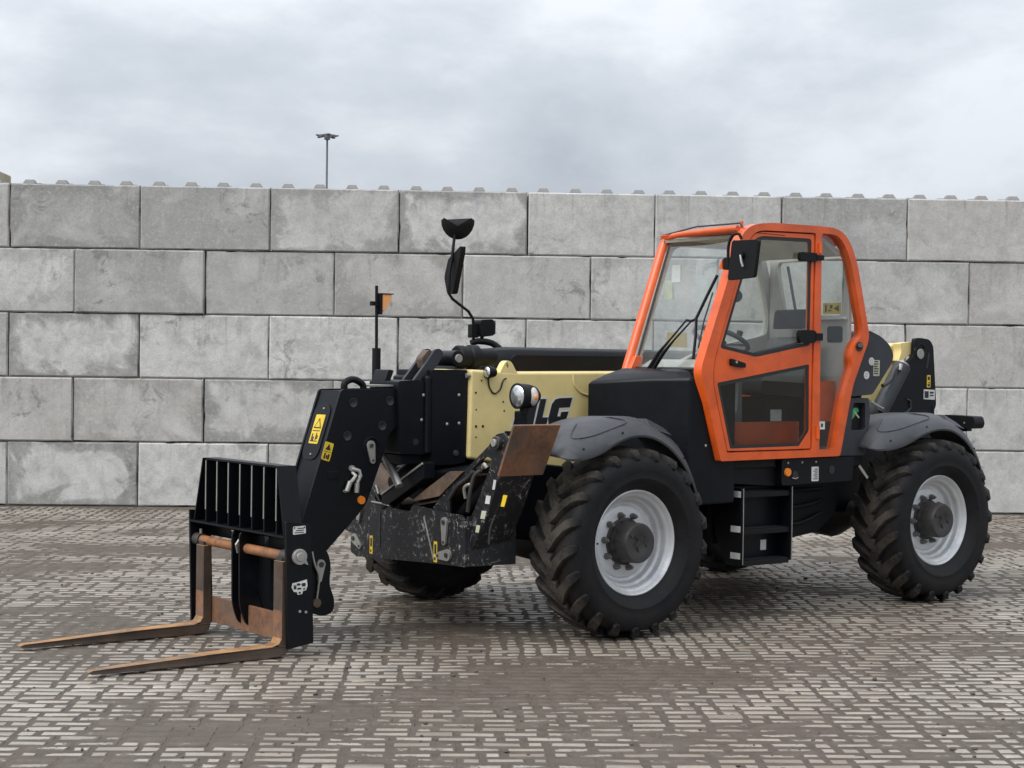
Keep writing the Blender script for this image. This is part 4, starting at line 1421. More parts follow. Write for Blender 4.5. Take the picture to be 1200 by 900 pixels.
# stickers, hoses and fittings on the folded near leg
for (y, z, w, h, mt) in ((.70, .70, .035, .045, 'pale_label'), (.755, .79, .045, .05, 'pale_label'), (.80, .885, .045, .05, 'white_print'), (.862, .98, .024, .06, 'white_print')):
    xx = .9315
    MB().prism([(y - w / 2 - .006, z - h / 2), (y + w / 2 - .006, z - h / 2), (y + w / 2 + .008, z + h / 2), (y - w / 2 + .008, z + h / 2)], 'x', xx, xx + .002).build('sticker', mt, arm1)
MB().prism([(.93, .855), (.965, .855), (.995, .925), (.955, .925)], 'x', .9315, .9335).build('sticker', 'yellow_label', arm1)
hsl = [MB() for _ in range(3)]
hsl[0].tube([(.95, .62, .80), (.96, .655, .92), (.95, .68, 1.02), (.93, .72, 1.06)], .013, 8, smooth=5)
hsl[1].tube([(.95, .84, .62), (.955, .86, .72), (.95, .90, .80)], .007, 6, smooth=4)
hsl[2].tube([(.95, .42, .86), (.96, .52, .95), (.95, .60, 1.00), (.94, .66, 1.05)], .012, 8, smooth=5)
for q in hsl:
    q.build('hydraulic_hose', 'dark_metal', arm1)
h2 = MB().tube([(.95, .595, .88), (.965, .60, .94), (.96, .63, .965), (.95, .66, .968)], .011, 8, smooth=4)
h2.build('hose_elbow', 'zinc', arm1)
h2 = MB().tube([(.94, .755, 1.075), (.955, .79, 1.10), (.95, .81, 1.08)], .012, 8, smooth=4)
h2.build('hose_elbow', 'zinc', arm1)

# ---- head lamps and marker lamps
hb = MB().prism(rnd_poly([(.66, 1.42), (.61, 1.42), (.585, 1.10), (.66, 1.10)], .01), 'y', .70, .76)
hb.box(.55, .66, .60, .86, 1.26, 1.29)
hb = hb.build('lamp_post', 'black_paint', T, bevel=.006)
hl = MB().lathe([(.001, -.155), (.035, -.15), (.062, -.12), (.074, -.07), (.078, -.01), (.080, .0), (.080, .012), (.070, .012)], c=(.665, .745, 1.512), n=28, axis='x')
hl.sphere((.600, .765, 1.510), .060, .058, .074, 18, 10)
hl.cyl((.62, .745, 1.44), (.62, .745, 1.40), .028, n=12)
hl = hl.build('head_lamp', 'black_plastic', T)
MB().lathe([(.071, .006), (.066, .013), (.045, .020), (.02, .023), (.001, .024)], c=(.665, .745, 1.512), n=28, axis='x').build('lens', 'lamp_lens', hl)
MB().sphere((.594, .782, 1.510), .046, .050, .062, 18, 10).build('side_lens', 'side_lens', hl)
MB().sphere((.592, .829, 1.508), .018, .005, .018, 10, 6).build('signal_bulb', 'amber_clear', hl)
wl_ = MB().lathe([(.001, -.07), (.03, -.06), (.040, -.02), (.042, .0), (.036, .004)], c=(.47, .155, 1.655), n=22, axis='x').build('work_lamp', 'black_plastic', T)
MB().lathe([(.037, .001), (.03, .008), (.001, .012)], c=(.47, .155, 1.655), n=22, axis='x').build('lens', 'lamp_lens', wl_)
MB().tube([(.44, .13, 1.62), (.43, .126, 1.56), (.39, .126, 1.515), (.34, .126, 1.54), (.315, .126, 1.60), (.29, .126, 1.615)], .0055, 6, smooth=5).build('lamp_cable', 'black_print', wl_)
MB().cyl((.575, .10, 1.632), (.60, .10, 1.632), .016, n=10).build('sensor', 'zinc', T)
mp_ = MB().cyl((.65, -.9, 1.40), (.65, -.9, 1.81), .030, n=14).cyl((.65, -.9, 1.80), (.655, -.9, 2.245), .011, n=10)
mp_.box(.63, .70, -.915, -.885, 2.105, 2.135)
mp_ = mp_.build('marker_pole', 'black_plastic', T)
MB().prism(rnd_poly([(.625, 2.185), (.545, 2.185), (.565, 2.12), (.61, 2.065), (.625, 2.075)], .012), 'y', -.93, -.87).build('marker_lens', 'amber_clear', mp_, bevel=.006)
MB().box(.626, .64, -.935, -.865, 2.045, 2.19).box(.535, .64, -.935, -.865, 2.186, 2.193).build('marker_back', 'black_plastic', mp_)

# ---- mirrors of the far side
ms = MB().tube([(-.225, -.95, 1.80), (-.222, -.95, 1.97), (-.216, -.95, 2.04), (-.175, -.95, 2.091), (-.03, -.95, 2.178), (.002, -.95, 2.215), (0, -.95, 2.36), (-.024, -.95, 2.49), (-.045, -.95, 2.66)], .011, 8)
ms.prism(rnd_poly([(-.19, 1.90), (-.25, 1.90), (-.25, 2.0), (-.19, 2.0)], .01), 'y', -.975, -.925)
ms.tube([(-.20, -.95, 1.86), (-.26, -.93, 1.875), (-.36, -.90, 1.86), (-.42, -.85, 1.80)], .024, 10, smooth=5)
ms.cyl((-.30, -.95, 1.86), (-.30, -.95, 1.97), .014, n=8)
ms = ms.build('mirror_arm', 'black_plastic', T)
cA = Vector((-.05, -.95, 2.38))
mA = MB().prism(rnd_poly([(.116, .18), (-.07, .09), (-.126, -.04), (-.08, -.165), (.005, -.165), (.108, .12)], .02), 'y', -.02, .022)
mA = mA.build('wing_mirror', 'black_plastic', T, bevel=.012)
mA.location = cA; mA.rotation_euler = (0, 0, R_(84))
cB = Vector((-.07, -.95, 2.715))
half_ = [(.125 * math.cos(a), .125 * math.sin(a)) for a in [math.pi + k * math.pi / 12 for k in range(13)]]
mBm = MB()
ringv = [(x, 0, z * 1.15 + .035) for x, z in half_]
n_ = len(ringv)
vs = ringv + [(x * .8, .045, (z + .035) * .75) for x, _, z in ringv] + [(0, .065, -.01)]
fs = [(i, i + 1, n_ + i + 1, n_ + i) for i in range(n_ - 1)] + [(n_ + i, n_ + i + 1, 2 * n_) for i in range(n_ - 1)] + [(0, n_, 2 * n_, 2 * n_ - 1, n_ - 1)] + [tuple(range(n_))[::-1]]
mB_ = mBm.add(vs, fs).build('wide_angle_mirror', 'black_plastic', T, bevel=.006)
mB_.location = cB; mB_.rotation_euler = (R_(0), R_(0), R_(-38))
MB().cyl((-.045, -.95, 2.64), (-.06, -.94, 2.73), .016, n=8).sphere((-.055, -.93, 2.715), .03, .03, .03).build('mirror_joint', 'black_plastic', ms)
bl = MB().prism(rnd_poly([(-.245, 2.03), (-.375, 2.04), (-.385, 1.92), (-.255, 1.905)], .03), 'y', -1.0, -.90).build('rear_work_lamp', 'black_plastic', T, bevel=.015)
MB().prism(rnd_poly([(-.392, 2.03), (-.396, 2.03), (-.398, 1.93), (-.392, 1.93)], 0), 'y', -.99, -.91).build('lens', 'lamp_lens', bl)

# ================================================================== CAB
YN, YF = 1.05, .15          # outer planes of the near and far cab sides
outer = [(-.79, 1.088), (-.60, 1.662), (-.605, 1.72), (-.825, 2.27), (-.935, 2.555), (-1.00, 2.632), (-1.09, 2.668), (-1.25, 2.684), (-1.70, 2.690), (-1.87, 2.687), (-1.97, 2.655), (-2.045, 2.575), (-2.112, 2.44), (-2.222, 2.04), (-2.245, 1.955), (-2.235, 1.90), (-2.08, 1.59), (-1.955, 1.095)]
outer = rnd_poly(outer, [.01, .10, .10, .05, .06, .05, .05, .05, .05, .05, .05, .06, .06, .05, .03, .05, .05, .02], 3)
# opening for the door and for the rear quarter pane
door_hole = [(-.845, 1.143), (-.705, 1.60), (-.712, 1.745), (-.905, 2.265), (-1.01, 2.545), (-1.075, 2.608), (-1.15, 2.628), (-1.675, 2.640), (-1.665, 1.143)]
door_hole = rnd_poly(door_hole, [.01, .10, .10, .04, .05, .04, .04, .02, .02], 3)
q_hole = [(-1.738, 1.143), (-1.735, 2.642), (-1.87, 2.640), (-1.93, 2.615), (-1.995, 2.545), (-2.055, 2.42), (-2.168, 2.02), (-2.17, 1.945), (-2.085, 1.875), (-2.055, 1.80), (-2.07, 1.72), (-1.985, 1.53), (-1.895, 1.143)]
q_hole = rnd_poly(q_hole, [.01, .02, .04, .04, .04, .05, .04, .03, .06, .05, .05, .05, .02], 3)
cab = MB().prism(outer, 'y', YN - .075, YN, holes=[door_hole, q_hole]).build('cab_frame', 'orange_paint', T, bevel=.016, segs=3)
# lock in the gusset of the rear post
MB().cyl((-2.135, 1.049, 1.865), (-2.135, 1.060, 1.865), .034, n=16).cyl((-2.135, 1.06, 1.865), (-2.12, 1.075, 1.875), .018, n=10).build('door_catch', 'dark_metal', cab)
# far side loop
fo_ = [(-.735, 1.66), (-1.068, 2.545), (-1.12, 2.60), (-1.25, 2.622), (-1.90, 2.625), (-2.05, 2.56), (-2.24, 2.00), (-2.20, 1.60), (-1.95, 1.095), (-.80, 1.095)]
fh = [(-.815, 1.72), (-1.125, 2.53), (-1.20, 2.565), (-1.88, 2.57), (-1.97, 2.53), (-2.06, 2.28), (-2.105, 2.08), (-2.085, 1.955), (-1.95, 1.925), (-1.50, 1.85), (-1.1, 1.70)]
MB().prism(rnd_poly(fo_, .05, 3), 'y', YF, YF + .055, holes=[rnd_poly(fh, .04, 3)]).build('far_side_frame', 'liner', cab, bevel=.012)
# orange far front pillar
MB().tube([(-.735, YF + .012, 1.66), (-.90, YF + .012, 2.10), (-1.068, YF + .012, 2.545), (-1.10, YF + .012, 2.60)], .040, 12).build('front_pillar', 'orange_paint', cab)
MB().prism([(-.70, 1.66), (-.80, 1.66), (-.83, 1.78), (-.765, 1.78)], 'y', YF + .02, YF + .08).build('pillar_foot', 'orange_paint', cab, bevel=.006)
# front header and roof rails
MB().tube([(-1.09, YF + .012, 2.590), (-1.035, .30, 2.622), (-1.0, .62, 2.632), (-.985, .98, 2.635)], .020, 12, smooth=4).build('front_header', 'orange_paint', cab)
MB().tube([(-1.075, YF - .02, 2.605), (-1.07, YF, 2.635), (-1.015, .55, 2.672), (-.985, 1.0, 2.668), (-.99, 1.02, 2.64)], .006, 6).build('grab_wire', 'dark_metal', cab)
for y, z in ((YF, 2.595), (.97, 2.635)):
    MB().cyl((-1.03 - .05 * (y < .5), y, z), (-1.03 - .05 * (y < .5), y, z + .05), .012, n=8).build('roof_eye', 'orange_paint', cab)
# roof: near rail is part of the frame, roof skin behind a glazed front bay
rf = MB()
rf.prism([(-1.02, 2.632), (-1.25, 2.668), (-1.85, 2.672), (-2.00, 2.585), (-1.96, 2.565), (-1.82, 2.632), (-1.25, 2.630), (-1.03, 2.606)], 'y', YF + .03, YN - .07)
rf.build('roof', 'orange_paint', cab, bevel=.01)
MB().prism([(-1.04, 2.600), (-1.25, 2.622), (-1.83, 2.624), (-1.99, 2.545), (-2.02, 2.50), (-1.98, 2.50), (-1.82, 2.598), (-1.25, 2.598), (-1.05, 2.58)], 'y', YF + .056, YN - .076).build('roof_liner', 'liner', cab)
# rear wall with window opening
rwp = [(YF + .056, 1.10), (YN - .076, 1.10), (YN - .076, 2.56), (YF + .056, 2.56)]
rwh = rnd_poly([(.29, 2.485), (.90, 2.49), (.935, 2.43), (.915, 2.085), (.36, 2.10), (.285, 2.42)], .05, 4)
MB().prism(rwp, 'x', -2.145, -2.105, holes=[rwh]).build('rear_wall', 'liner', cab, bevel=.008)
MB().prism([(.25, 2.515), (.955, 2.515), (.955, 2.06), (.25, 2.06)], 'x', -2.158, -2.150).build('rear_pane', 'glass', cab)
MB().box(-2.10, -2.06, .70, .97, 2.058, 2.078).build('window_ledge', 'white_print', cab)
MB().box(-2.149, -2.147, .70, .87, 2.10, 2.18).build('warning_label', 'yellow_label', cab)
q = MB(); q.box(-2.1465, -2.1455, .72, .735, 2.115, 2.165); q.box(-2.1465, -2.1455, .75, .78, 2.12, 2.13); q.box(-2.1465, -2.1455, .765, .79, 2.14, 2.165); q.add([(-2.1458, .80, 2.14), (-2.1458, .85, 2.115), (-2.1458, .85, 2.165)], [(0, 1, 2)])
q.build('label_print', 'black_print', cab, smooth=False)
MB().prism(rnd_poly([(.785, 2.01), (.925, 2.01), (.925, 1.895), (.785, 1.895)], .02), 'x', -2.1045, -2.098).build('vent_cover', 'black_plastic', cab, bevel=.003)
MB().bar((-2.17, .33, 2.46), (-2.17, .42, 2.10), .012, .018).build('rear_wiper', 'black_plastic', cab)
# far pane
MB().prism(offset_poly(fh, .015), 'y', YF + .020, YF + .025).build('far_pane', 'glass', cab)
# windscreen
wsn = [(-.655, YN - .055, 1.69), (-.945, YN - .055, 2.55), (-1.085, YF + .05, 2.555), (-.775, YF + .05, 1.69)]


def quad_sheet(c, th, nm, mt, par, sub=8, bulge=.0):
    vs = []; fs = []
    a, b_, c2_, d_ = [Vector(p) for p in c]
    nrm = (b_ - a).cross(d_ - a).normalized()
    for lay in (0, 1):
        for i in range(sub + 1):
            for j in range(sub + 1):
                u, v = i / sub, j / sub
                p = a.lerp(b_, u).lerp(d_.lerp(c2_, u), v)
                p = p + nrm * (lay * th + bulge * math.sin(math.pi * v))
                vs.append(p)
    w = sub + 1; o = w * w
    for i in range(sub):
        for j in range(sub):
            fs.append((i * w + j, i * w + j + 1, (i + 1) * w + j + 1, (i + 1) * w + j))
            fs.append((o + i * w + j, o + (i + 1) * w + j, o + (i + 1) * w + j + 1, o + i * w + j + 1))
    for i in range(sub):
        fs += [(i * w, (i + 1) * w, o + (i + 1) * w, o + i * w), (i * w + sub, o + i * w + sub, o + (i + 1) * w + sub, (i + 1) * w + sub), (i, o + i, o + i + 1, i + 1), (sub * w + i, sub * w + i + 1, o + sub * w + i + 1, o + sub * w + i)]
    return MB().add(vs, fs).build(nm, mt, par, ang=60)


wsb = quad_sheet(wsn, .005, 'windscreen', 'windscreen_glass', T, 8, -.03)
MB().tube([wsn[0], wsn[1]], .012, 8).build('windscreen_seal', 'black_print', wsb)
MB().tube([wsn[3], wsn[2]], .014, 8).build('windscreen_seal', 'black_print', wsb)
MB().tube([wsn[0], (-.70, .6, 1.69), wsn[3]], .014, 8).build('windscreen_seal', 'black_print', wsb)
# cards hanging at the top of the windscreen
MB().box(-1.06, -1.052, .27, .36, 2.30, 2.42).build('paper_card', 'white_print', cab)
MB().prism(rnd_poly([(.22, 2.18), (.32, 2.18), (.31, 2.30), (.24, 2.32)], .02), 'x', -1.03, -1.02).build('paper_card', 'pale_label', cab)
# wipers
wp_ = MB()
piv = Vector((-.665, .44, 1.655))
def on_ws(u, v, h=.02):
    a, b_, c2_, d_ = [Vector(p) for p in wsn]
    p = a.lerp(b_, u).lerp(d_.lerp(c2_, u), v)
    nrm = (b_ - a).cross(d_ - a).normalized()
    if nrm.x < 0: nrm = -nrm
    return p + nrm * (h + .03 * math.sin(math.pi * v))
tip = on_ws(.36, .25); tip2 = on_ws(.365, .32)
wp_.tube([piv, on_ws(.10, .54, .045), on_ws(.2, .42, .05), tip2], [.016, .013, .007, .006], 8)
wp_.tube([piv + Vector((-.0, .045, 0)), on_ws(.10, .47, .045), on_ws(.2, .36, .05), tip], [.016, .013, .007, .006], 8)
wp_.tube([tip2, tip, on_ws(.375, .2)], .009, 8)
wp_.cyl(piv - Vector((.03, -.02, .05)), piv + Vector((.0, .02, .01)), .03, n=12)
wp_ = wp_.build('wiper_arm', 'black_plastic', wsb)
MB().tube([on_ws(.07, .10, .022), on_ws(.25, .145, .022), on_ws(.38, .19, .024), on_ws(.55, .135, .022), on_ws(.72, .075, .02)], .011, 6).build('wiper_blade', 'black_plastic', wsb)
MB().tube([on_ws(.15, .06, .03), on_ws(.35, .07, .035), on_ws(.58, .06, .03)], .006, 6).build('washer_hose', 'black_print', wsb)
MB().cyl(piv - Vector((.02, .03, .06)), piv - Vector((-.02, -.06, .03)), .022, n=10).build('wiper_spindle', 'zinc', wsb)

# door
d_out = [(-.855, 1.153), (-.717, 1.60), (-.724, 1.745), (-.915, 2.265), (-1.018, 2.54), (-1.08, 2.60), (-1.15, 2.618), (-1.667, 2.630), (-1.657, 1.153)]
d_out = rnd_poly(d_out, [.01, .10, .10, .04, .05, .04, .04, .02, .02], 3)
w_top = [(-.775, 1.832), (-.945, 2.275), (-1.045, 2.530), (-1.10, 2.575), (-1.16, 2.590), (-1.640, 2.598), (-1.635, 1.865), (-1.115, 1.777)]
w_top_raw = w_top
w_top = rnd_poly(w_top, [.02, .04, .05, .04, .03, .03, .02, .03], 3)
w_low = [(-.752, 1.603), (-1.632, 1.735), (-1.640, 1.275), (-1.545, 1.172), (-.880, 1.168)]
w_low_raw = w_low
w_low = rnd_poly(w_low, .015, 3)
door = MB().prism(d_out, 'y', YN - .05, YN - .008, holes=[w_top, w_low]).build('door', 'orange_paint', T, bevel=.007)


def pane_with_border(raw, rr, y, inset, nm, par, mt='glass'):
    MB().prism(offset_poly(rnd_poly(raw, rr, 3), .004), 'y', y - .006, y - .002).build(nm, mt, par)
    MB().prism(rnd_poly(raw, rr, 3), 'y', y - .0018, y, holes=[rnd_poly(offset_poly(raw, -inset), rr, 3)]).build(nm + '_border', 'black_print', par)


pane_with_border(w_top_raw, [.02, .04, .05, .04, .03, .03, .02, .03], YN - .012, .024, 'upper_pane', door)
pane_with_border(w_low_raw, .015, YN - .012, .024, 'lower_pane', door, 'smoked_glass')
# handle
dh = MB().prism(rnd_poly([(-.86, 1.765), (-.995, 1.735), (-.995, 1.705), (-.94, 1.708), (-.86, 1.722)], .010), 'y', YN - .009, YN + .014).build('door_handle', 'black_plastic', door, bevel=.006)
MB().cyl((-.905, YN + .013, 1.742), (-.905, YN + .018, 1.742), .010, n=10).build('lock_cylinder', 'zinc', door)
# black hinges clamped on the centre post
for z, w, h in ((2.47, .175, .062), (1.925, .175, .088)):
    hg = MB().prism(rnd_poly([(-1.50, z - h / 2), (-1.50, z + h / 2), (-1.675, z + h / 2), (-1.675, z - h / 2)], h * .4), 'y', YN - .010, YN + .020)
    hg.box(-1.735, -1.665, YN - .004, YN + .024, z - h * .28, z + h * .28)
    hg.build('door_hinge', 'black_plastic', door, bevel=.007)
    for dz in ((-.02, .02) if h > .07 else (0,)):
        MB().cyl((-1.738, YN + .01, z + dz - .008), (-1.738, YN + .01, z + dz + .008), .008, n=8).build('hinge_pin', 'zinc', door)
# orange hinge blocks
for z0, z1 in ((2.50, 2.57), (1.22, 1.31)):
    MB().cyl((-1.715, YN + .006, z0), (-1.715, YN + .006, z1), .014, n=10).build('post_hinge', 'orange_paint', cab)
MB().prism([(-1.545, 1.156), (-1.652, 1.156), (-1.652, 1.30)], 'y', YN - .0075, YN - .004).build('corner_gusset', 'orange_paint', door)
# rear quarter pane
MB().prism(q_hole, 'y', YN - .045, YN - .040).build('quarter_pane', 'glass', cab)
MB().box(-1.79, -1.735, YN + .0005, YN + .002, 1.285, 1.34).build('white_label', 'white_print', cab)
MB().box(-1.77, -1.75, YN + .0021, YN + .003, 1.30, 1.325).build('label_print', 'black_print', cab)

# interior
MB().box(-2.10, -.80, YF + .06, YN - .08, 1.10, 1.155).build('cab_floor', 'floor_mat', cab)
MB().prism([(-.82, 1.155), (-2.10, 1.155), (-2.10, 1.33), (-.90, 1.33)], 'y', YF + .06, YF + .12).build('inner_sill', 'orange_paint', cab)
MB().prism([(-.87, 1.156), (-1.70, 1.156), (-1.70, 1.335), (-.93, 1.335)], 'y', .84, .90).build('door_sill', 'orange_paint', cab, bevel=.006)
MB().prism([(-.86, 1.30), (-1.24, 1.30), (-1.24, 1.70), (-.80, 1.66)], 'y', .76, .79).build('side_lining', 'bulkhead_grey', cab)
for k in range(7):
    MB().box(-1.22, -1.00, .7905, .797, 1.36 + .04 * k, 1.366 + .04 * k).build('lining_rib', 'bulkhead_grey', cab)
MB().box(-1.50, -1.40, .905, .915, 1.34, 1.42).build('sill_tag', 'white_print', cab)
MB().box(-1.30, -1.10, YF + .0255, YF + .027, 1.845, 1.95).build('warning_label', 'yellow_label', cab)
MB().prism([(-1.45, 1.156), (-2.10, 1.156), (-2.10, 1.62), (-1.78, 1.60), (-1.70, 1.40), (-1.45, 1.30)], 'y', YF + .121, .40).build('side_console', 'orange_paint', cab, bevel=.01)
ds = MB().prism(rnd_poly([(-.80, 1.40), (-.80, 1.70), (-.92, 1.76), (-1.05, 1.74), (-1.02, 1.40)], .03), 'y', YF + .07, YN - .09)
ds.build('dashboard', 'liner', cab, bevel=.012)
MB().prism([(-.82, 1.16), (-.80, 1.42), (-1.02, 1.42), (-.93, 1.16)], 'y', .30, .85).build('front_bulkhead', 'slate_plastic', cab)
cf = MB().tube([(-.98, .58, 1.20), (-1.12, .58, 1.60), (-1.21, .58, 1.86)], .045, 12)
cf.build('steering_column', 'black_plastic', cab)
sc = Vector((-1.24, .58, 1.90)); sn = Vector((-.42, 0, .9)).normalized()
e1 = Vector((0, 1, 0)); e2 = sn.cross(e1)
swm = MB().tube([sc + (e1 * math.cos(a) + e2 * math.sin(a)) * .195 for a in [k * 2 * math.pi / 28 for k in range(29)]], .017, 8)
for a in (.5, 2.6, 4.7):
    swm.bar(sc - sn * .04, sc + (e1 * math.cos(a) + e2 * math.sin(a)) * .19, .03, .014)
swm.cyl(sc - sn * .06, sc - sn * .01, .045, n=14)
swm.build('steering_wheel', 'slate_plastic', cab)
MB().cyl(sc + e1 * .16 + sn * .01, sc + e1 * .16 + sn * .06, .022, n=10).build('steering_knob', 'black_plastic', cab)
MB().prism(rnd_poly([(-1.42, 1.52), (-1.42, 1.62), (-1.90, 1.60), (-1.93, 1.50)], .04), 'y', .38, .80).build('seat', 'seat_fabric', cab, bevel=.03, segs=3)
MB().prism(rnd_poly([(-1.84, 1.58), (-1.90, 1.90), (-1.98, 1.94), (-2.02, 1.90), (-1.98, 1.58)], .04), 'y', .39, .79).build('seat_back', 'seat_grey', cab, bevel=.03, segs=3)
MB().prism(rnd_poly([(-1.90, 1.985), (-1.92, 2.125), (-1.98, 2.135), (-2.00, 2.0)], .03), 'y', .44, .70).build('head_rest', 'seat_fabric', cab, bevel=.025, segs=3)
MB().box(-1.90, -1.50, .44, .76, 1.156, 1.50).build('seat_base', 'black_plastic', cab, bevel=.02)
MB().prism(rnd_poly([(-1.50, 1.84), (-1.86, 1.88), (-1.86, 1.82), (-1.50, 1.79)], .03), 'y', .86, .93).build('arm_rest', 'seat_grey', cab, bevel=.015)
MB().tube([(-1.20, .95, 1.80), (-1.45, .95, 1.845), (-1.62, .96, 1.88)], .014, 8).build('inner_door_bar', 'black_plastic', door)
MB().cyl((-1.42, .94, 1.80), (-1.42, .985, 1.80), .035, n=12).build('inner_door_latch', 'black_plastic', door)
MB().cyl((-1.03, .92, 2.185), (-1.01, .95, 2.185), .042, n=18).tube([(-.925, .97, 2.08), (-.94, .96, 2.14), (-.96, .95, 2.18), (-1.01, .94, 2.185)], .011, 6).build('convex_mirror', 'black_plastic', cab)
MB().tube([(-1.35, .32, 1.42), (-1.34, .33, 1.62), (-1.32, .33, 1.68)], .012, 8).sphere((-1.32, .33, 1.70), .028, .028, .034).build('gear_lever', 'black_plastic', cab)
MB().prism([(-1.80, 1.33), (-2.09, 1.33), (-2.09, 1.62), (-1.86, 1.62)], 'y', .84, .87).build('side_trim', 'orange_paint', cab)

# near mirror
nm = MB()
nm_poly = rnd_poly([(1.165, 2.530), (1.40, 2.525), (1.365, 2.285), (1.13, 2.272)], .02)
nm.prism(nm_poly, 'x', -.775, -.745)
nmo = nm.build('wing_mirror', 'black_plastic', T, bevel=.010)
MB().cyl((-.745, 1.262, 2.432), (-.725, 1.262, 2.432), .024, n=14).build('mirror_socket', 'black_plastic', nmo)
MB().tube([(-.728, 1.262, 2.43), (-.722, 1.275, 2.39), (-.728, 1.285, 2.355)], .008, 8).build('mirror_bracket', 'zinc', nmo)
MB().tube([(-.78, 1.10, 2.36), (-.775, 1.105, 2.49), (-.775, 1.135, 2.56), (-.79, 1.18, 2.575), (-.80, 1.20, 2.54)], .010, 8, smooth=5).build('mirror_arm', 'black_plastic', nmo)
MB().box(-.83, -.775, 1.058, 1.115, 2.345, 2.425).build('mirror_clamp', 'black_plastic', nmo, bevel=.005)
MB().prism([(1.02, 2.35), (1.056, 2.35), (1.056, 2.415)], 'x', -.785, -.768).build('mirror_gusset', 'orange_paint', nmo)

# ---- side panels behind the cab
gp = [(-2.255, 1.965), (-2.30, 1.985), (-2.43, 1.945), (-2.53, 1.885), (-2.575, 1.82), (-2.565, 1.76), (-2.50, 1.69), (-2.35, 1.525), (-2.12, 1.51), (-2.11, 1.58), (-2.262, 1.90)]
g1 = MB().prism(rnd_poly(gp, [.02, .03, .03, .05, .04, .04, .06, .02, .02, .03, .02], 3), 'y', .70, 1.0).build('rear_side_panel', 'slate_plastic', T, bevel=.02, segs=3)
for (x, z) in ((-2.329, 1.762), (-2.277, 1.663)):
    MB().cyl((x, 1.0, z), (x, 1.004, z), .029, n=20).build('round_sticker', 'white_print', g1)
    MB().lathe([(.016, .0041), (.016, .0046), (.009, .0046), (.009, .0041)], c=(x, 1.0, z), n=14).build('sticker_print', 'liner', g1)
side_label(-2.385, 1.715, .070, .115, 1.0005, g1, 0, 1, 'rating_label', 'pale_label')
g2 = MB().prism(rnd_poly([(-2.115, 1.50), (-2.33, 1.50), (-2.345, 1.38), (-2.30, 1.09), (-2.00, 1.09)], .02, 3), 'y', .72, .985, holes=[rnd_poly([(-2.165, 1.465), (-2.29, 1.465), (-2.29, 1.27), (-2.14, 1.27)], .02, 3)])
g2 = g2.build('rear_lower_panel', 'slate_plastic', T, bevel=.012, segs=3)
MB().box(-2.30, -2.13, .74, .88, 1.26, 1.475).build('recess_back', 'black_print', g2)
MB().cyl((-2.222, .88, 1.385), (-2.228, .950, 1.378), .056, .052, n=20).build('filler_cap', 'green_cap', g2, bevel=.006)
MB().bar((-2.205, .950, 1.402), (-2.258, .952, 1.356), .012, .012, up=(0, 1, 0)).build('cap_grip', 'pale_label', g2)
MB().box(-2.30, -2.165, .40, .95, 1.0, 1.9).build('rear_bulkhead', 'black_plastic', T, bevel=.02)

# ---- rear of the machine
tw = [(-3.745, 1.958), (-3.80, 1.966), (-3.93, 1.955), (-3.98, 1.905), (-4.01, 1.60), (-4.028, 1.42), (-4.005, 1.385), (-4.007, 1.10), (-3.30, 1.10), (-3.36, 1.38), (-3.60, 1.72), (-3.74, 1.82)]
for y0, y1 in ((.215, .25), (-.47, -.435)):
    twr = MB().prism(rnd_poly(tw, [.02, .03, .04, .05, .03, .02, .01, 0, 0, .03, .05, .03], 3), 'y', y0, y1).build('boom_tower', 'black_paint', T, bevel=.010)
    if y0 > 0:
        MB().cyl((-3.81, .25, 1.835), (-3.81, .262, 1.835), .042, n=22).build('pivot_cap', 'zinc', twr, bevel=.004)
        MB().tube([(-3.81 + .075 * math.cos(a), .253, 1.835 + .08 * math.sin(a)) for a in [k * math.pi / 10 + .3 for k in range(8)]], .005, 6).build('weld_ring', 'black_paint', twr)
        MB().prism(rnd_poly([(-3.885, 1.72), (-3.91, 1.72), (-3.935, 1.84), (-3.915, 1.85)], .008), 'y', .2502, .252).build('slot', 'black_print', twr)
        side_label(-3.925, 1.615, .045, .10, .2505, twr, 0, 2, 'warning_label', 'yellow_label')
        MB().prism([(-3.865, 1.55), (-4.005, 1.545), (-4.005, 1.465), (-3.865, 1.47)], 'y', .2505, .252).build('maker_plate', 'white_print', twr)
        q = MB()
        q.prism([(-3.875, 1.535), (-3.925, 1.535), (-3.925, 1.48), (-3.875, 1.48)], 'y', .2521, .253)
        q.box(-3.99, -3.94, .2521, .253, 1.515, 1.53); q.box(-3.99, -3.94, .2521, .253, 1.495, 1.505)
        q.build('label_print', 'black_print', twr)
        MB().tube([(-3.65, .252, 1.47), (-3.69, .254, 1.46), (-3.70, .254, 1.40), (-3.66, .254, 1.37), (-3.58, .254, 1.34)], .010, 6).build('plate_seam', 'slate_plastic', twr)
MB().box(-3.985, -3.955, -.47, .25, 1.0, 1.42).build('rear_plate', 'black_paint', T, bevel=.006)
# cream tail of the boom with its pin
tl = MB().prism(rnd_poly([(-3.62, 1.918), (-3.735, 1.930), (-3.905, 1.935), (-3.915, 1.80), (-3.86, 1.795), (-3.80, 1.835), (-3.74, 1.835), (-3.68, 1.795), (-3.60, 1.77), (-3.64, 1.86)], [.01, .01, .01, .02, .03, .05, .05, .03, .02, .03], 3), 'y', .122, .205).build('boom_tail', 'cream_paint', T, bevel=.008)
MB().cyl((-3.865, .205, 1.835), (-3.865, .212, 1.835), .032, n=18).build('tail_pin', 'dark_metal', tl)
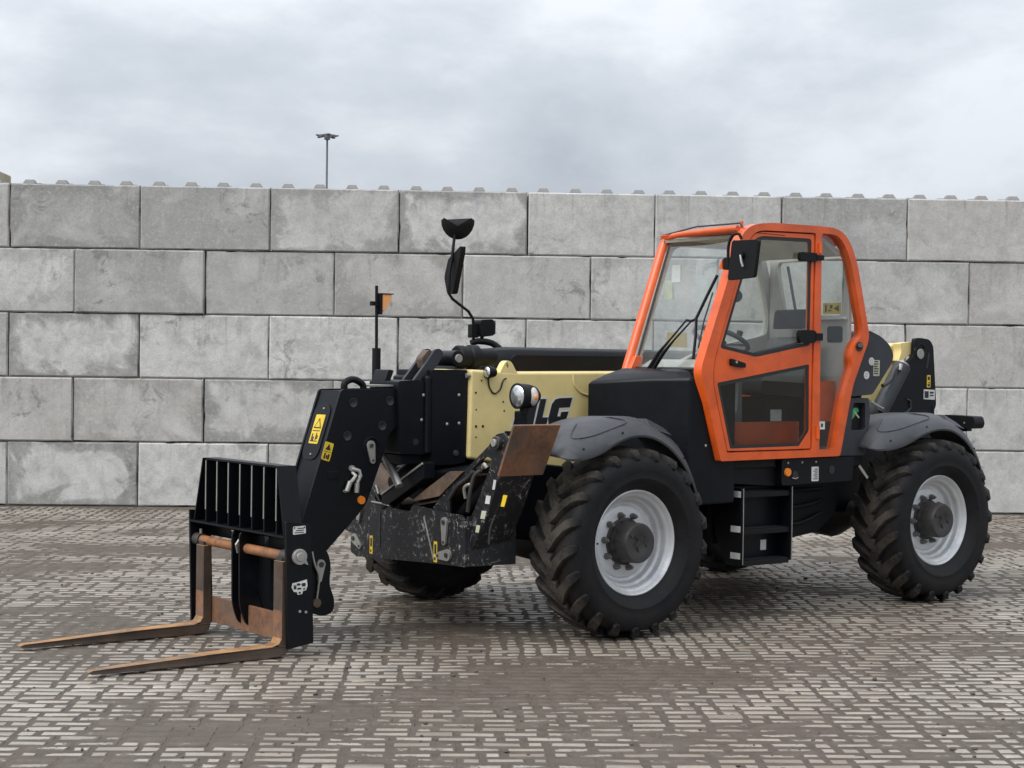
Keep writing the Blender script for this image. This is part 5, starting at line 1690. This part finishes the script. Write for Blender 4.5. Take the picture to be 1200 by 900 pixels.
# lift cylinder
lc = MB().cyl((-3.10, .42, 1.36), (-3.385, .42, 1.735), .068, n=24).build('lift_cylinder', 'slate_plastic', T, bevel=.006)
MB().cyl((-3.385, .42, 1.735), (-3.395, .42, 1.748), .052, n=20).build('cylinder_cap', 'zinc', lc)
MB().tube([(-3.28, .47, 1.73), (-3.22, .48, 1.70), (-3.17, .48, 1.62), (-3.08, .48, 1.58)], .017, 8, smooth=4).build('cylinder_pipe', 'dark_metal', lc)
MB().tube([(-3.295, .48, 1.745), (-3.265, .49, 1.70)], .016, 8).build('pipe_union', 'zinc', lc)
MB().cyl((-3.00, .42, 1.40), (-2.80, .42, 1.30), .09, n=16).build('rear_boss', 'dark_metal', T)
for k in range(4):
    MB().tube([(-2.40, .62 + .05 * k, 1.50 - .03 * k), (-2.52, .66 + .04 * k, 1.44 - .05 * k), (-2.62, .64 + .04 * k, 1.34 - .05 * k), (-2.70, .60, 1.2)], .018, 8, smooth=4).build('rear_hose', 'black_plastic', T)
MB().tube([(-2.45, .90, 1.47), (-2.50, .92, 1.44), (-2.56, .92, 1.42)], .010, 8).build('hose_union', 'zinc', T)
MB().bar((-2.18, 1.03, 1.02), (-2.26, 1.04, .93), .006, .02).build('bright_bracket', 'zinc', T)
# tail lamps
for sgn in (1, -1):
    dy_ = 0 if sgn > 0 else -.195
    tlb = MB().prism(rnd_poly([(sgn * .70, 1.362), (sgn * .98, 1.356), (sgn * 1.0, 1.30), (sgn * .98, 1.262), (sgn * .70, 1.258)], .02), 'x', -3.66, -3.54).build('tail_lamp', 'black_plastic', T, bevel=.010)
    MB().box(-3.664, -3.6605, *(sorted((sgn * .73, sgn * .95))), 1.28, 1.345).build('lens', 'red_lens', tlb)
    MB().cyl((-3.5395, sgn * .90, 1.305), (-3.536, sgn * .90, 1.305), .008, n=8).build('screw', 'zinc', tlb)
    MB().bar((-3.60, sgn * .40, 1.22), (-3.60, sgn * .90, 1.26), .06, .04).build('lamp_bracket', 'black_paint', tlb)
    tlb.location.y = dy_
